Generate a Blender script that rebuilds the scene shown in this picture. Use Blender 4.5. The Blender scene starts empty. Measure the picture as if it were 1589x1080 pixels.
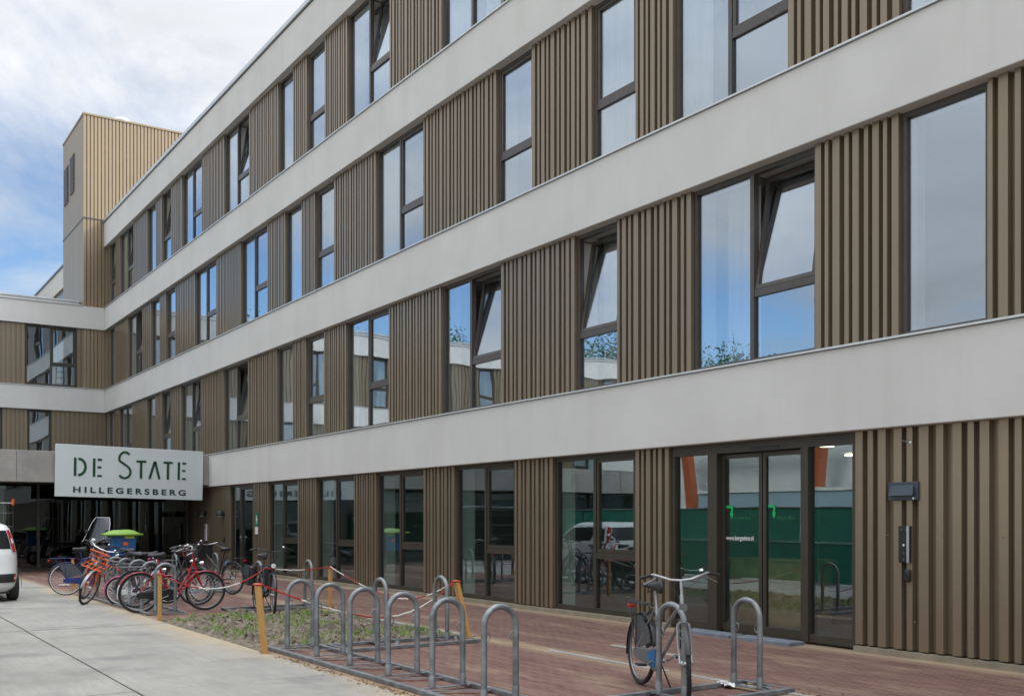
import bpy, math, random
from mathutils import Matrix, Vector, noise
R = math.radians
random.seed(7)
C = bpy.context.scene.collection
SC = bpy.context.scene

# ------------------------------------------------------------------ camera
cam = bpy.data.cameras.new("camera"); camo = bpy.data.objects.new("camera", cam); C.objects.link(camo)
camo.location = (0, 0, 1.6); camo.rotation_euler = (R(90), 0, R(90 - 33.65))
cam.sensor_width = 36; cam.lens = 36 * 1601 / 1589; cam.shift_y = 267 / 1589; cam.clip_end = 2000
SC.camera = camo

# ------------------------------------------------------------------ sky, sun, exposure
W = bpy.data.worlds.new("World"); SC.world = W; W.use_nodes = True
nt = W.node_tree; nt.nodes.clear()
def wn(t, **k):
    n = nt.nodes.new(t)
    for a, v in k.items(): setattr(n, a, v)
    return n
SUN_DIR = Vector((0.46, 0.70, 0.62)).normalized()
out = wn("ShaderNodeOutputWorld"); bg = wn("ShaderNodeBackground"); bg.inputs[1].default_value = 0.1
sky = wn("ShaderNodeTexSky", sky_type='NISHITA', sun_disc=False)
sky.sun_elevation = math.asin(SUN_DIR.z); sky.sun_rotation = math.atan2(SUN_DIR.x, SUN_DIR.y)
sky.air_density = 1.0; sky.dust_density = 0.6; sky.ozone_density = 2.0
tc = wn("ShaderNodeTexCoord"); sep = wn("ShaderNodeSeparateXYZ"); nt.links.new(tc.outputs["Generated"], sep.inputs[0])
def wmath(op, a, b=None, clamp=False):
    n = wn("ShaderNodeMath", operation=op); n.use_clamp = clamp
    for i, v in enumerate((a, b)):
        if v is None: continue
        if isinstance(v, (int, float)): n.inputs[i].default_value = v
        else: nt.links.new(v, n.inputs[i])
    return n.outputs[0]
den = wmath('ADD', wmath('MAXIMUM', sep.outputs[2], 0.0), 0.22)
comb = wn("ShaderNodeCombineXYZ")
nt.links.new(wmath('DIVIDE', sep.outputs[0], den), comb.inputs[0])
nt.links.new(wmath('DIVIDE', sep.outputs[1], den), comb.inputs[1])
def wnoise(scale, detail, rough, off):
    mp = wn("ShaderNodeMapping"); mp.inputs["Location"].default_value = off
    nt.links.new(comb.outputs[0], mp.inputs[0])
    n = wn("ShaderNodeTexNoise"); n.inputs["Scale"].default_value = scale; n.inputs["Detail"].default_value = detail
    n.inputs["Roughness"].default_value = rough; n.inputs["Distortion"].default_value = 0.6
    nt.links.new(mp.outputs[0], n.inputs["Vector"]); return n.outputs["Fac"]
n1 = wnoise(0.85, 9, 0.60, (3.1, 1.7, 0)); n2 = wnoise(1.7, 8, 0.62, (8.0, 2.0, 5.0))
ramp = wn("ShaderNodeValToRGB"); ramp.color_ramp.elements[0].position = 0.34; ramp.color_ramp.elements[1].position = 0.56
# more cloud higher up, open blue strips low over the horizon
dp = wn("ShaderNodeVectorMath", operation='DOT_PRODUCT'); nt.links.new(tc.outputs["Generated"], dp.inputs[0]); dp.inputs[1].default_value = Vector((-0.90, -0.42, 0.17)).normalized()
clear = wmath('MULTIPLY', wmath('MAXIMUM', wmath('SUBTRACT', dp.outputs["Value"], 0.80), 0.0), 1.3)
low = wmath('SUBTRACT', 1.0, wmath('MULTIPLY', wmath('ABSOLUTE', wmath('SUBTRACT', sep.outputs[2], 0.185)), 9.0), True)   # a clear strip low in the west
clear = wmath('MULTIPLY', clear, low)
covr = wmath('SUBTRACT', wmath('ADD', n1, wmath('MULTIPLY', wmath('SUBTRACT', sep.outputs[2], 0.20), 0.35)), clear)
nt.links.new(covr, ramp.inputs[0])
# overcast brightness: brighter overhead (CIE overcast law)
zp = wmath('MAXIMUM', sep.outputs[2], 0.0)
zl = wmath('MULTIPLY', wmath('ADD', wmath('ADD', wmath('MULTIPLY', zp, 0.9), wmath('MULTIPLY', wmath('POWER', zp, 3.0), 2.7)), 1.0), 6.1)
sg = wn("ShaderNodeVectorMath", operation='DOT_PRODUCT'); nt.links.new(tc.outputs["Generated"], sg.inputs[0]); sg.inputs[1].default_value = SUN_DIR
glow = wmath('POWER', wmath('MAXIMUM', sg.outputs["Value"], 0.0), 3.0)      # bright cloud around the hidden sun
zl = wmath('MULTIPLY', zl, wmath('ADD', wmath('MULTIPLY', glow, 1.6), 1.0))
shade = wmath('MULTIPLY', zl, wmath('ADD', wmath('MULTIPLY', n2, 0.75), 0.60))
cc = wn("ShaderNodeMix", data_type='RGBA', blend_type='MULTIPLY'); cc.inputs["Factor"].default_value = 1
cc.inputs["A"].default_value = (0.95, 0.985, 1.035, 1); nt.links.new(shade, cc.inputs["B"])
sk = wn("ShaderNodeMix", data_type='RGBA', blend_type='MULTIPLY'); sk.inputs["Factor"].default_value = 1
sk.inputs["B"].default_value = (1.3, 1.45, 1.6, 1); nt.links.new(sky.outputs[0], sk.inputs["A"])
mx = wn("ShaderNodeMix", data_type='RGBA'); nt.links.new(ramp.outputs[0], mx.inputs["Factor"])
nt.links.new(sk.outputs["Result"], mx.inputs["A"]); nt.links.new(cc.outputs["Result"], mx.inputs["B"])
nt.links.new(mx.outputs["Result"], bg.inputs[0]); nt.links.new(bg.outputs[0], out.inputs[0])
sun = bpy.data.lights.new("sun", 'SUN'); sun.energy = 3.2; sun.angle = R(6); sun.color = (1, 0.94, 0.85)
suno = bpy.data.objects.new("sun", sun); C.objects.link(suno); suno.rotation_euler = SUN_DIR.to_track_quat('Z', 'Y').to_euler()
SC.view_settings.view_transform = 'Standard'; SC.view_settings.look = 'None'; SC.view_settings.gamma = 1
SC.view_settings.exposure = 0.10
SC.cycles.max_bounces = 8; SC.cycles.transparent_max_bounces = 16; SC.cycles.caustics_reflective = False; SC.cycles.caustics_refractive = False
SC.cycles.use_denoising = True

# ------------------------------------------------------------------ materials
MAT = {}
class NT:
    def __init__(s, name):
        s.m = bpy.data.materials.new(name); s.m.use_nodes = True; s.t = s.m.node_tree; s.t.nodes.clear()
        s.out = s.n("ShaderNodeOutputMaterial"); MAT[name] = s.m
    def n(s, t, **k):
        x = s.t.nodes.new(t)
        for a, v in k.items(): setattr(x, a, v)
        return x
    def l(s, a, b): s.t.links.new(a, b)
    def noise(s, scale, detail=4, rough=0.55, stretch=(1, 1, 1), coord="Object"):
        t = s.n("ShaderNodeTexCoord"); mp = s.n("ShaderNodeMapping"); mp.inputs["Scale"].default_value = stretch
        x = s.n("ShaderNodeTexNoise"); x.inputs["Scale"].default_value = scale; x.inputs["Detail"].default_value = detail; x.inputs["Roughness"].default_value = rough
        s.l(t.outputs[coord], mp.inputs[0]); s.l(mp.outputs[0], x.inputs["Vector"]); return x.outputs["Fac"]
    def rampf(s, fac, stops):
        r = s.n("ShaderNodeValToRGB"); e = r.color_ramp.elements
        while len(e) < len(stops): e.new(0.5)
        for i, (p, c) in enumerate(stops):
            e[i].position = p; e[i].color = (*c, 1) if len(c) == 3 else c
        s.l(fac, r.inputs[0]); return r.outputs[0]
    def mix(s, fac, a, b, mode='MIX'):
        x = s.n("ShaderNodeMix", data_type='RGBA', blend_type=mode)
        for k, v in (("Factor", fac), ("A", a), ("B", b)):
            if isinstance(v, (int, float)): x.inputs[k].default_value = v
            elif isinstance(v, tuple): x.inputs[k].default_value = (*v, 1)
            else: s.l(v, x.inputs[k])
        return x.outputs["Result"]
    def math(s, op, a, b=0.0, clamp=False):
        x = s.n("ShaderNodeMath", operation=op); x.use_clamp = clamp
        for i, v in enumerate((a, b)):
            if isinstance(v, (int, float)): x.inputs[i].default_value = v
            else: s.l(v, x.inputs[i])
        return x.outputs[0]
    def bsdf(s, col, rough=0.5, metal=0.0, spec=0.5, bump=None, bstr=0.3, bdist=0.01, **k):
        b = s.n("ShaderNodeBsdfPrincipled")
        if isinstance(col, tuple): b.inputs["Base Color"].default_value = (*col, 1)
        else: s.l(col, b.inputs["Base Color"])
        if isinstance(rough, (int, float)): b.inputs["Roughness"].default_value = rough
        else: s.l(rough, b.inputs["Roughness"])
        b.inputs["Metallic"].default_value = metal; b.inputs["Specular IOR Level"].default_value = spec
        if bump is not None:
            bp = s.n("ShaderNodeBump"); bp.inputs["Strength"].default_value = bstr; bp.inputs["Distance"].default_value = bdist
            s.l(bump, bp.inputs["Height"]); s.l(bp.outputs[0], b.inputs["Normal"])
        for a, v in k.items(): b.inputs[a].default_value = v
        s.l(b.outputs[0], s.out.inputs[0]); return b

def simple(name, col, rough=0.5, metal=0.0, var=0.12, scale=6.0, spec=0.5, bstr=0.0, bscale=60, **k):
    g = NT(name); f = g.noise(scale, 5)
    lo = tuple(c * (1 - var) for c in col); hi = tuple(min(1, c * (1 + var)) for c in col)
    c = g.rampf(f, [(0.3, lo), (0.7, hi)])
    b = g.noise(bscale, 3) if bstr > 0 else None
    g.bsdf(c, rough, metal, spec, b, bstr, 0.004, **k); return g.m

# white-grey mineral render, fine grain and faint weather streaks
g = NT("render_plaster"); f1 = g.noise(0.7, 6); f2 = g.noise(1.6, 6, .6, (1, 1, .12)); f3 = g.noise(160, 3)
c = g.rampf(f1, [(.25, (.565, .562, .545)), (.75, (.655, .652, .635))])
c = g.mix(g.math('MULTIPLY', g.math('SUBTRACT', f2, .50, True), 1.5, True), c, (.49, .48, .45))
f4 = g.noise(38, 4, .7); c = g.mix(g.math('MULTIPLY', f4, .22), c, (.48, .475, .455))
g.bsdf(c, .9, 0, .2, f3, .5, .004)
# bronze powder-coated sheet
def bronze(name, col, rough):
    g = NT(name); f1 = g.noise(.9, 4); f2 = g.noise(3.0, 5, .6, (1, 1, .08))
    c = g.mix(f1, tuple(x * .9 for x in col), tuple(x * 1.1 for x in col)); c = g.mix(g.math('MULTIPLY', f2, .25), c, tuple(x * .78 for x in col))
    f4 = g.noise(4.2, 2, .5, (1, 1, .02)); c = g.mix(g.math('MULTIPLY', g.math('SUBTRACT', f4, .40, True), 1.3, True), c, tuple(x * .80 for x in col))
    g.bsdf(c, g.math('ADD', g.math('MULTIPLY', f2, .12), rough - .06), .45, .6)
bronze("bronze_sheet", (.262, .208, .145), .30)
bronze("tower_sheet", (.34, .265, .175), .36)
simple("jamb_sheet", (.29, .225, .14), .45, .2, .06)
simple("frame_brown", (.075, .065, .060), .38, 0, .12)
simple("frame_dark", (.045, .038, .028), .4, 0, .1)
simple("flashing", (.58, .61, .62), .38, .45, .08, 2)
simple("coping_dark", (.10, .105, .11), .4, .4, .1, 2)
simple("plinth", (.25, .215, .16), .85, 0, .2, 5, bstr=.3)
simple("concrete_panel", (.30, .29, .27), .85, 0, .22, 1.6, bstr=.3)
simple("room_wall", (.26, .25, .235), .9, 0, .05)
simple("hall_wall", (.34, .35, .33), .8, 0, .05)
simple("lining", (.66, .67, .64), .7, 0, .04)
simple("room_floor", (.28, .25, .21), .35)
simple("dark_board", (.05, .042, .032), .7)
simple("olive_drape", (.10, .095, .06), .9)
simple("roof_felt", (.12, .12, .12), .9)
g = NT("curtain_cloth")
b1 = g.n("ShaderNodeBsdfDiffuse"); b1.inputs[0].default_value = (.92, .92, .90, 1); b2 = g.n("ShaderNodeBsdfTranslucent"); b2.inputs[0].default_value = (.75, .75, .73, 1)
m_ = g.n("ShaderNodeMixShader"); m_.inputs[0].default_value = .4; g.l(b1.outputs[0], m_.inputs[1]); g.l(b2.outputs[0], m_.inputs[2]); g.l(m_.outputs[0], g.out.inputs[0])
def glass(name, base, tint, wob):
    g = NT(name); ge = g.n("ShaderNodeNewGeometry"); dt = g.n("ShaderNodeVectorMath", operation='DOT_PRODUCT'); g.l(ge.outputs["Normal"], dt.inputs[0]); g.l(ge.outputs["Incoming"], dt.inputs[1])
    fac = g.math('ADD', g.math('MULTIPLY', g.math('POWER', g.math('SUBTRACT', 1.0, g.math('ABSOLUTE', dt.outputs["Value"])), 4.0), 1 - base), base + .03, True)   # Schlick
    h = g.noise(.55, 2, .4); bp = g.n("ShaderNodeBump"); bp.inputs["Strength"].default_value = wob; bp.inputs["Distance"].default_value = .02; g.l(h, bp.inputs["Height"])
    gl = g.n("ShaderNodeBsdfGlossy"); gl.inputs["Roughness"].default_value = .0; gl.inputs[0].default_value = (.83, .915, 1, 1); g.l(bp.outputs[0], gl.inputs["Normal"])
    tr = g.n("ShaderNodeBsdfTransparent"); tr.inputs[0].default_value = (*tint, 1)
    ms = g.n("ShaderNodeMixShader"); g.l(fac, ms.inputs[0]); g.l(tr.outputs[0], ms.inputs[1]); g.l(gl.outputs[0], ms.inputs[2]); g.l(ms.outputs[0], g.out.inputs[0])
glass("window_glass", .30, (.95, .98, .975), .26)
glass("shop_glass", .125, (.86, .94, .91), .12)
glass("hall_glass", .03, (.45, .5, .47), .12)
glass("clear_screen", .05, (.62, .65, .68), .0)
simple("tyre_rubber", (.018, .018, .019), .8, 0, .2, 20)
simple("pale_tyre", (.62, .61, .57), .7)
simple("chrome", (.62, .63, .64), .22, 1.0, .05)
simple("rim_metal", (.23, .235, .24), .4, .9, .1)
simple("alloy", (.50, .51, .52), .38, .9, .08)
simple("galvanised", (.215, .23, .24), .5, .55, .35, 9)
simple("black_plastic", (.02, .021, .023), .45, 0, .1)
simple("black_paint", (.016, .017, .020), .28, 0, .1, coat=0) if False else simple("black_paint", (.016, .017, .020), .28, 0, .1)
simple("grey_plastic", (.12, .125, .13), .5)
simple("white_plastic", (.70, .70, .69), .4, 0, .04)
simple("blue_paint", (.012, .028, .16), .3)
simple("red_paint", (.40, .012, .018), .28)
simple("dark_red_paint", (.10, .012, .014), .3)
simple("orange_paint", (.72, .11, .012), .4)
simple("crane_orange", (.36, .085, .028), .5)
simple("white_paint", (.66, .66, .66), .3, 0, .05)
simple("silver_paint", (.33, .335, .34), .34, .6)
simple("pink_plastic", (.55, .05, .22), .5)
simple("cyan_plastic", (.02, .36, .62), .45)
simple("leather", (.022, .022, .024), .55, 0, .2, 25)
simple("patch_blue", (.01, .12, .30), .4)
simple("guard_film", (.07, .075, .08), .35)
simple("yellow_plastic", (.75, .33, .01), .45)
simple("lime_plastic", (.19, .38, .04), .45, 0, .12)
simple("bin_blue", (.012, .10, .26), .5, 0, .2, 9)
simple("label_yellow", (.55, .62, .03), .5)
simple("lamp_red", (.45, .01, .01), .2)
simple("lamp_clear", (.75, .76, .78), .12)
simple("car_paint", (.74, .74, .72), .22, 0, .02, 2, **{"Coat Weight": .6})
simple("car_glass", (.012, .014, .016), .05)
g = NT("post_wood"); f = g.noise(14, 5, .6, (6, 6, .6)); k = g.noise(7, 2, .5, (1, 1, .5))
c = g.rampf(f, [(.3, (.40, .205, .055)), (.7, (.56, .315, .10))]); c = g.mix(g.math('GREATER_THAN', k, .69), c, (.16, .07, .02)); g.bsdf(c, .75)
simple("tape_red", (.42, .022, .02), .4); simple("tape_white", (.72, .72, .66), .4)
simple("sign_panel", (.60, .66, .66), .45, 0, .03, 1.0)
simple("sign_green", (.004, .055, .018), .5); simple("sign_dark", (.012, .045, .035), .5)
simple("safety_green", (.004, .16, .06), .5); simple("logo_green", (.004, .38, .11), .5)
simple("bluestone", (.16, .18, .22), .7, 0, .2, 8)
simple("hoarding_green", (.006, .20, .125), .7, 0, .15, 3)
simple("cabin_blue", (.26, .36, .42), .5, 0, .06, 2); simple("cabin_white", (.62, .62, .60), .5, 0, .06, 2); simple("cabin_green", (.20, .36, .29), .5, 0, .08, 2)
simple("paper", (.75, .75, .74), .8)
simple("plywood", (.50, .31, .12), .7, 0, .2, 5)
simple("bark", (.09, .065, .045), .9, 0, .3, 10, bstr=.6, bscale=20)
g = NT("leaf"); oi = g.n("ShaderNodeNewGeometry")
c = g.rampf(oi.outputs["Random Per Island"], [(0, (.045, .095, .022)), (.6, (.085, .16, .035)), (1, (.15, .24, .06))]); g.bsdf(c, .55, 0, .3)
g = NT("grass_blade"); oi = g.n("ShaderNodeNewGeometry")
c = g.rampf(oi.outputs["Random Per Island"], [(0, (.10, .22, .025)), (.75, (.20, .36, .05)), (1, (.36, .34, .14))]); g.bsdf(c, .6, 0, .3)
g = NT("dead_leaf"); oi = g.n("ShaderNodeNewGeometry")
c = g.rampf(oi.outputs["Random Per Island"], [(0, (.10, .06, .025)), (.6, (.22, .13, .05)), (1, (.36, .27, .14))]); g.bsdf(c, .8, 0, .2)
g = NT("ceiling_lamp"); e = g.n("ShaderNodeEmission"); e.inputs[0].default_value = (1, .86, .62, 1); e.inputs[1].default_value = 7; g.l(e.outputs[0], g.out.inputs[0])
# ground materials
g = NT("subsoil"); f = g.noise(3, 6); g.bsdf(g.rampf(f, [(.3, (.17, .135, .09)), (.7, (.27, .22, .15))]), .95, 0, .1)
g = NT("soil"); f = g.noise(9, 8, .65); f2 = g.noise(40, 4)
c = g.rampf(f, [(.30, (.060, .049, .038)), (.5, (.16, .135, .105)), (.72, (.31, .265, .205))]); c = g.mix(g.math('GREATER_THAN', f2, .66), c, (.10, .085, .06))
g.bsdf(c, .95, 0, .1, f2, .8, .01)
g = NT("soil_lump"); oi = g.n("ShaderNodeNewGeometry")
c = g.rampf(oi.outputs["Random Per Island"], [(0, (.05, .038, .028)), (.6, (.13, .103, .075)), (1, (.28, .235, .18))]); g.bsdf(c, .95, 0, .1)
g = NT("concrete_slab"); geo = g.n("ShaderNodeNewGeometry")
fa = g.noise(.8, 7, .6); fb = g.noise(2.6, 6, .65, (.5, 1.4, 1)); fc = g.noise(60, 3); fd = g.noise(.5, 4, .6, (.35, 1, 1))
c = g.rampf(fa, [(.25, (.225, .213, .190)), (.55, (.31, .295, .266)), (.8, (.36, .345, .315))])
c = g.mix(g.math('MULTIPLY', geo.outputs["Random Per Island"], .22), c, (.34, .335, .32))
c = g.mix(g.math('MULTIPLY', g.math('SUBTRACT', fb, .49, True), 2.4, True), c, (.20, .197, .188))
fe = g.noise(5, 5, .7, (.12, 2.2, 1)); c = g.mix(g.math('MULTIPLY', g.math('SUBTRACT', fe, .47, True), 2.2, True), c, (.23, .225, .215))
ff = g.noise(26, 3, .6); c = g.mix(g.math('MULTIPLY', g.math('SUBTRACT', ff, .5, True), 2.2, True), c, (.22, .215, .205))
fh = g.noise(1.1, 5, .6, (1, .8, 1)); c = g.mix(g.math('MULTIPLY', g.math('SUBTRACT', fh, .54, True), 4.0, True), c, (.17, .168, .162))
tco = g.n("ShaderNodeTexCoord"); sp = g.n("ShaderNodeSeparateXYZ"); g.l(tco.outputs["Object"], sp.inputs[0])
# sand trodden over the slab edge beside the beds
edge = g.math('MULTIPLY', g.math('SUBTRACT', sp.outputs[1], 3.25), .85, True)
sand = g.math('MULTIPLY', g.math('SUBTRACT', g.math('ADD', g.math('MULTIPLY', edge, .8), g.math('ADD', g.math('MULTIPLY', fd, 1.3), g.math('MULTIPLY', fb, .35))), 1.32, True), 2.4, True)
c = g.mix(g.math('MULTIPLY', sand, .75), c, (.43, .33, .20)); g.bsdf(c, .88, 0, .25, fc, .35, .004)
simple("joint_dirt", (.055, .048, .040), .95)
g = NT("brick_paving"); tco = g.n("ShaderNodeTexCoord"); br = g.n("ShaderNodeTexBrick"); br.offset = .5
br.inputs["Scale"].default_value = 1; br.inputs["Brick Width"].default_value = .205; br.inputs["Row Height"].default_value = .068; br.inputs["Mortar Size"].default_value = .006
br.inputs["Color1"].default_value = (.120, .055, .049, 1); br.inputs["Color2"].default_value = (.195, .102, .088, 1); br.inputs["Mortar"].default_value = (.22, .17, .135, 1); br.inputs["Bias"].default_value = -.1
g.l(tco.outputs["Object"], br.inputs["Vector"])
fa = g.noise(1.3, 6, .6, (.35, 1.6, 1)); fb = g.noise(6, 5, .6, (.25, 1.6, 1)); fc = g.noise(.45, 4)
c = g.mix(g.math('MULTIPLY', fc, .35), br.outputs[0], (.19, .125, .105))
fg = g.noise(3.2, 6, .65, (.3, 2.4, 1)); c = g.mix(g.math('MULTIPLY', g.math('SUBTRACT', fg, .5, True), 2.4, True), c, (.085, .045, .042))
dust = g.math('MULTIPLY', g.math('SUBTRACT', g.math('ADD', g.math('MULTIPLY', fa, .65), g.math('MULTIPLY', fb, .45)), .565, True), 7.0, True)
sp = g.n("ShaderNodeSeparateXYZ"); g.l(tco.outputs["Object"], sp.inputs[0])
def band(y, w):
    return g.math('SUBTRACT', 1.0, g.math('DIVIDE', g.math('ABSOLUTE', g.math('SUBTRACT', sp.outputs[1], y)), w), True)
strip = g.math('MULTIPLY', g.math('ADD', g.math('MULTIPLY', band(7.42, .30), .8), g.math('ADD', band(10.42, .38), g.math('MULTIPLY', band(4.42, .25), .9))), g.math('ADD', fb, .35), True)
c = g.mix(g.math('MULTIPLY', g.math('ADD', g.math('MULTIPLY', dust, .5), strip, True), .8), c, (.40, .315, .205))
g.bsdf(c, .88, 0, .2, br.outputs["Fac"], .4, .004)

# ------------------------------------------------------------------ mesh helpers
class MB:
    def __init__(s): s.v = []; s.f = []; s.m = []
    def add(s, vs, fs, m=0, M=None):
        o = len(s.v); s.v += [tuple(M @ Vector(p)) if M else tuple(p) for p in vs]
        for f in fs: s.f.append(tuple(i + o for i in f)); s.m.append(m)
        return s
    def box(s, x0, x1, y0, y1, z0, z1, m=0, M=None):
        v = [(x, y, z) for z in (z0, z1) for y in (y0, y1) for x in (x0, x1)]
        return s.add(v, [(0, 2, 3, 1), (4, 5, 7, 6), (0, 1, 5, 4), (2, 6, 7, 3), (0, 4, 6, 2), (1, 3, 7, 5)], m, M)
    def hexa(s, p, m=0): return s.add(p, [(0, 2, 3, 1), (4, 5, 7, 6), (0, 1, 5, 4), (2, 6, 7, 3), (0, 4, 6, 2), (1, 3, 7, 5)], m)
    def tube(s, pts, r, n=8, closed=False, cap=True, m=0, M=None, flat=1.0):
        pts = [Vector(p) for p in pts]; N = len(pts); rs = r if isinstance(r, (list, tuple)) else [r] * N
        vs = []; up = None
        for i, p in enumerate(pts):
            a = pts[i - 1] if (i > 0 or closed) else p; b = pts[(i + 1) % N] if (i < N - 1 or closed) else p
            t = (b - a).normalized() if (b - a).length > 1e-9 else Vector((0, 0, 1))
            if up is None:
                up = Vector((0, 0, 1)) if abs(t.z) < .9 else Vector((1, 0, 0))
            u = (up - t * up.dot(t)).normalized(); w = t.cross(u); up = u
            for k in range(n):
                q = 2 * math.pi * k / n; vs.append(p + (u * math.cos(q) + w * math.sin(q) * flat) * rs[i])
        fs = []
        for i in range(N if closed else N - 1):
            j = (i + 1) % N
            for k in range(n): fs.append((i * n + k, i * n + (k + 1) % n, j * n + (k + 1) % n, j * n + k))
        if cap and not closed: fs += [tuple(range(n - 1, -1, -1)), tuple((N - 1) * n + k for k in range(n))]
        return s.add(vs, fs, m, M)
    def lathe(s, prof, n=16, m=0, M=None):
        vs = [(r * math.cos(2 * math.pi * k / n), r * math.sin(2 * math.pi * k / n), z) for r, z in prof for k in range(n)]
        fs = [(i * n + k, i * n + (k + 1) % n, (i + 1) * n + (k + 1) % n, (i + 1) * n + k) for i in range(len(prof) - 1) for k in range(n)]
        fs += [tuple(range(n - 1, -1, -1)), tuple((len(prof) - 1) * n + k for k in range(n))]
        return s.add(vs, fs, m, M)
    def prism(s, poly, h, m=0, M=None):
        n = len(poly); vs = [(x, y, 0) for x, y in poly] + [(x, y, h) for x, y in poly]
        return s.add(vs, [tuple(range(n - 1, -1, -1)), tuple(range(n, 2 * n))] + [(i, (i + 1) % n, n + (i + 1) % n, n + i) for i in range(n)], m, M)
    def grid(s, fn, nu, nv, m=0, M=None):
        vs = [fn(i / nu, j / nv) for j in range(nv + 1) for i in range(nu + 1)]
        return s.add(vs, [(j * (nu + 1) + i, j * (nu + 1) + i + 1, (j + 1) * (nu + 1) + i + 1, (j + 1) * (nu + 1) + i) for j in range(nv) for i in range(nu)], m, M)
    def tf(s, M): s.v = [tuple(M @ Vector(p)) for p in s.v]; return s
    def build(s, name, mats, parent=None, world=False, bevel=0, angle=35):
        me = bpy.data.meshes.new(name); me.from_pydata(s.v, [], s.f)
        mats = mats if isinstance(mats, (list, tuple)) else [mats]
        for x in mats: me.materials.append(MAT[x])
        me.polygons.foreach_set("material_index", s.m)
        me.polygons.foreach_set("use_smooth", [True] * len(s.f)); me.update(); me.set_sharp_from_angle(angle=R(angle))
        o = bpy.data.objects.new(name, me); C.objects.link(o)
        if parent:
            o.parent = parent
            if world:
                L = Vector((0, 0, 0)); p = parent
                while p: L += p.location; p = p.parent
                me.transform(Matrix.Translation(-L))
        if bevel:
            b = o.modifiers.new("bevel", 'BEVEL'); b.width = bevel; b.segments = 2; b.limit_method = 'ANGLE'
        return o
def tag(o, label=None, cat=None, group=None, kind=None):
    for k, v in (("label", label), ("category", cat), ("group", group), ("kind", kind)):
        if v: o[k] = v
    return o
def thing(name, label, cat, loc=(0, 0, 0), rz=0, group=None, tilt=(0, 0)):
    o = bpy.data.objects.new(name, None); C.objects.link(o); o.location = loc; o.rotation_euler = (tilt[0], tilt[1], rz); o.empty_display_size = .2
    return tag(o, label, cat, group)
def dup(root, loc, rz, label, group=None):
    r = root.copy(); C.objects.link(r); r.location = loc; r.rotation_euler = (0, 0, rz); r["label"] = label
    if group: r["group"] = group
    for ch in list(root.children):
        c = ch.copy(); C.objects.link(c); c.parent = r
        for gch in list(ch.children):
            d = gch.copy(); C.objects.link(d); d.parent = c
    return r
T = Matrix.Translation
def RX(a): return Matrix.Rotation(a, 4, 'X')
def RY(a): return Matrix.Rotation(a, 4, 'Y')
def RZ(a): return Matrix.Rotation(a, 4, 'Z')
def text_mesh(txt, size, M, mat, name, parent, spacing=1.0, depth=.004, align='LEFT', world=False, bold=0.0, fit=None):
    cu = bpy.data.curves.new(name, 'FONT'); cu.body = txt; cu.size = size; cu.space_character = spacing; cu.align_x = align; cu.extrude = depth; cu.offset = bold
    to = bpy.data.objects.new(name, cu); C.objects.link(to)
    dg = bpy.context.evaluated_depsgraph_get(); me = bpy.data.meshes.new_from_object(to.evaluated_get(dg))
    bpy.data.objects.remove(to); me.name = name; me.materials.clear(); me.materials.append(MAT[mat])
    if fit:
        xs = [v.co.x for v in me.vertices]; ys = [v.co.y for v in me.vertices]; x0, y0 = min(xs), min(ys); sx = fit[0] / (max(xs) - x0); sy = fit[1] / (max(ys) - y0)
        for v in me.vertices: v.co.x = (v.co.x - x0) * sx; v.co.y = (v.co.y - y0) * sy
    me.transform(M); o = bpy.data.objects.new(name, me); C.objects.link(o)
    if parent:
        o.parent = parent
        if world:
            L = Vector((0, 0, 0)); p = parent
            while p: L += p.location; p = p.parent
            me.transform(T(-L))
    return o

# ------------------------------------------------------------------ the ground
mb = MB(); mb.add([(-600, -600, -.11), (600, -600, -.11), (600, 600, -.11), (-600, 600, -.11)], [(0, 1, 2, 3)])
tag(mb.build("ground", "subsoil"), "sandy ground around the building", "ground", kind="structure")
mb = MB()
xs = [-90, -46, -42, -38, -34, -30.5, -26, -22, -18, -16.35, -14.0, -10.0, -6.0, -2.0, 2, 6, 10]; ys = [-9.5, -5.6, -1.6, 2.42, 4.43]
for i in range(len(xs) - 1):
    for j in range(len(ys) - 1):
        if xs[i] < -34 and ys[j] > 0: continue
        if xs[i] < -31 and ys[j + 1] > 4: continue
        mb.box(xs[i] + .017, xs[i + 1] - .017, ys[j] + .011, ys[j + 1] - (.011 if j < 3 else 0), -.10, random.uniform(-.003, .003))
mb.add([(-30.4, -9.4, -.035), (9.9, -9.4, -.035), (9.9, 4.41, -.035), (-30.4, 4.41, -.035)], [(0, 1, 2, 3)], 1)
tag(mb.build("concrete_road", ["concrete_slab", "joint_dirt"], bevel=.006), "pale concrete slab road with sand along its edge", "road", kind="structure")
mb = MB()
for x0, x1, y0, y1 in ((-50, -23.0, 4.44, 10.9), (-23.0, -17.0, 4.44, 10.9), (-17.0, -12.15, 7.50, 10.9), (-12.15, 12, 4.44, 10.9), (-33.9, -30.5, 2.42, 4.43), (-48, -33.9, -9, 4.44)):
    mb.box(x0, x1, y0, y1, -.10, -.004)
tag(mb.build("brick_pavement", "brick_paving"), "red brick paving strewn with sand along the facade", "pavement", kind="structure")
mb = MB()
for x0, x1, y in ((-17.0, -12.2, 7.44), (-10.35, -8.2, 7.44), (-7.9, -5.6, 7.44), (-10.3, -9.9, 8.4), (-9.45, -8.9, 8.38), (-26, -23, 7.44)):
    mb.box(x0, x1, y - .04, y + .04, -.06, .008)
tag(mb.build("kerb_strip", "concrete_panel", bevel=.006), "low grey concrete edging set in the brick paving", "kerb", kind="structure")
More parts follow.
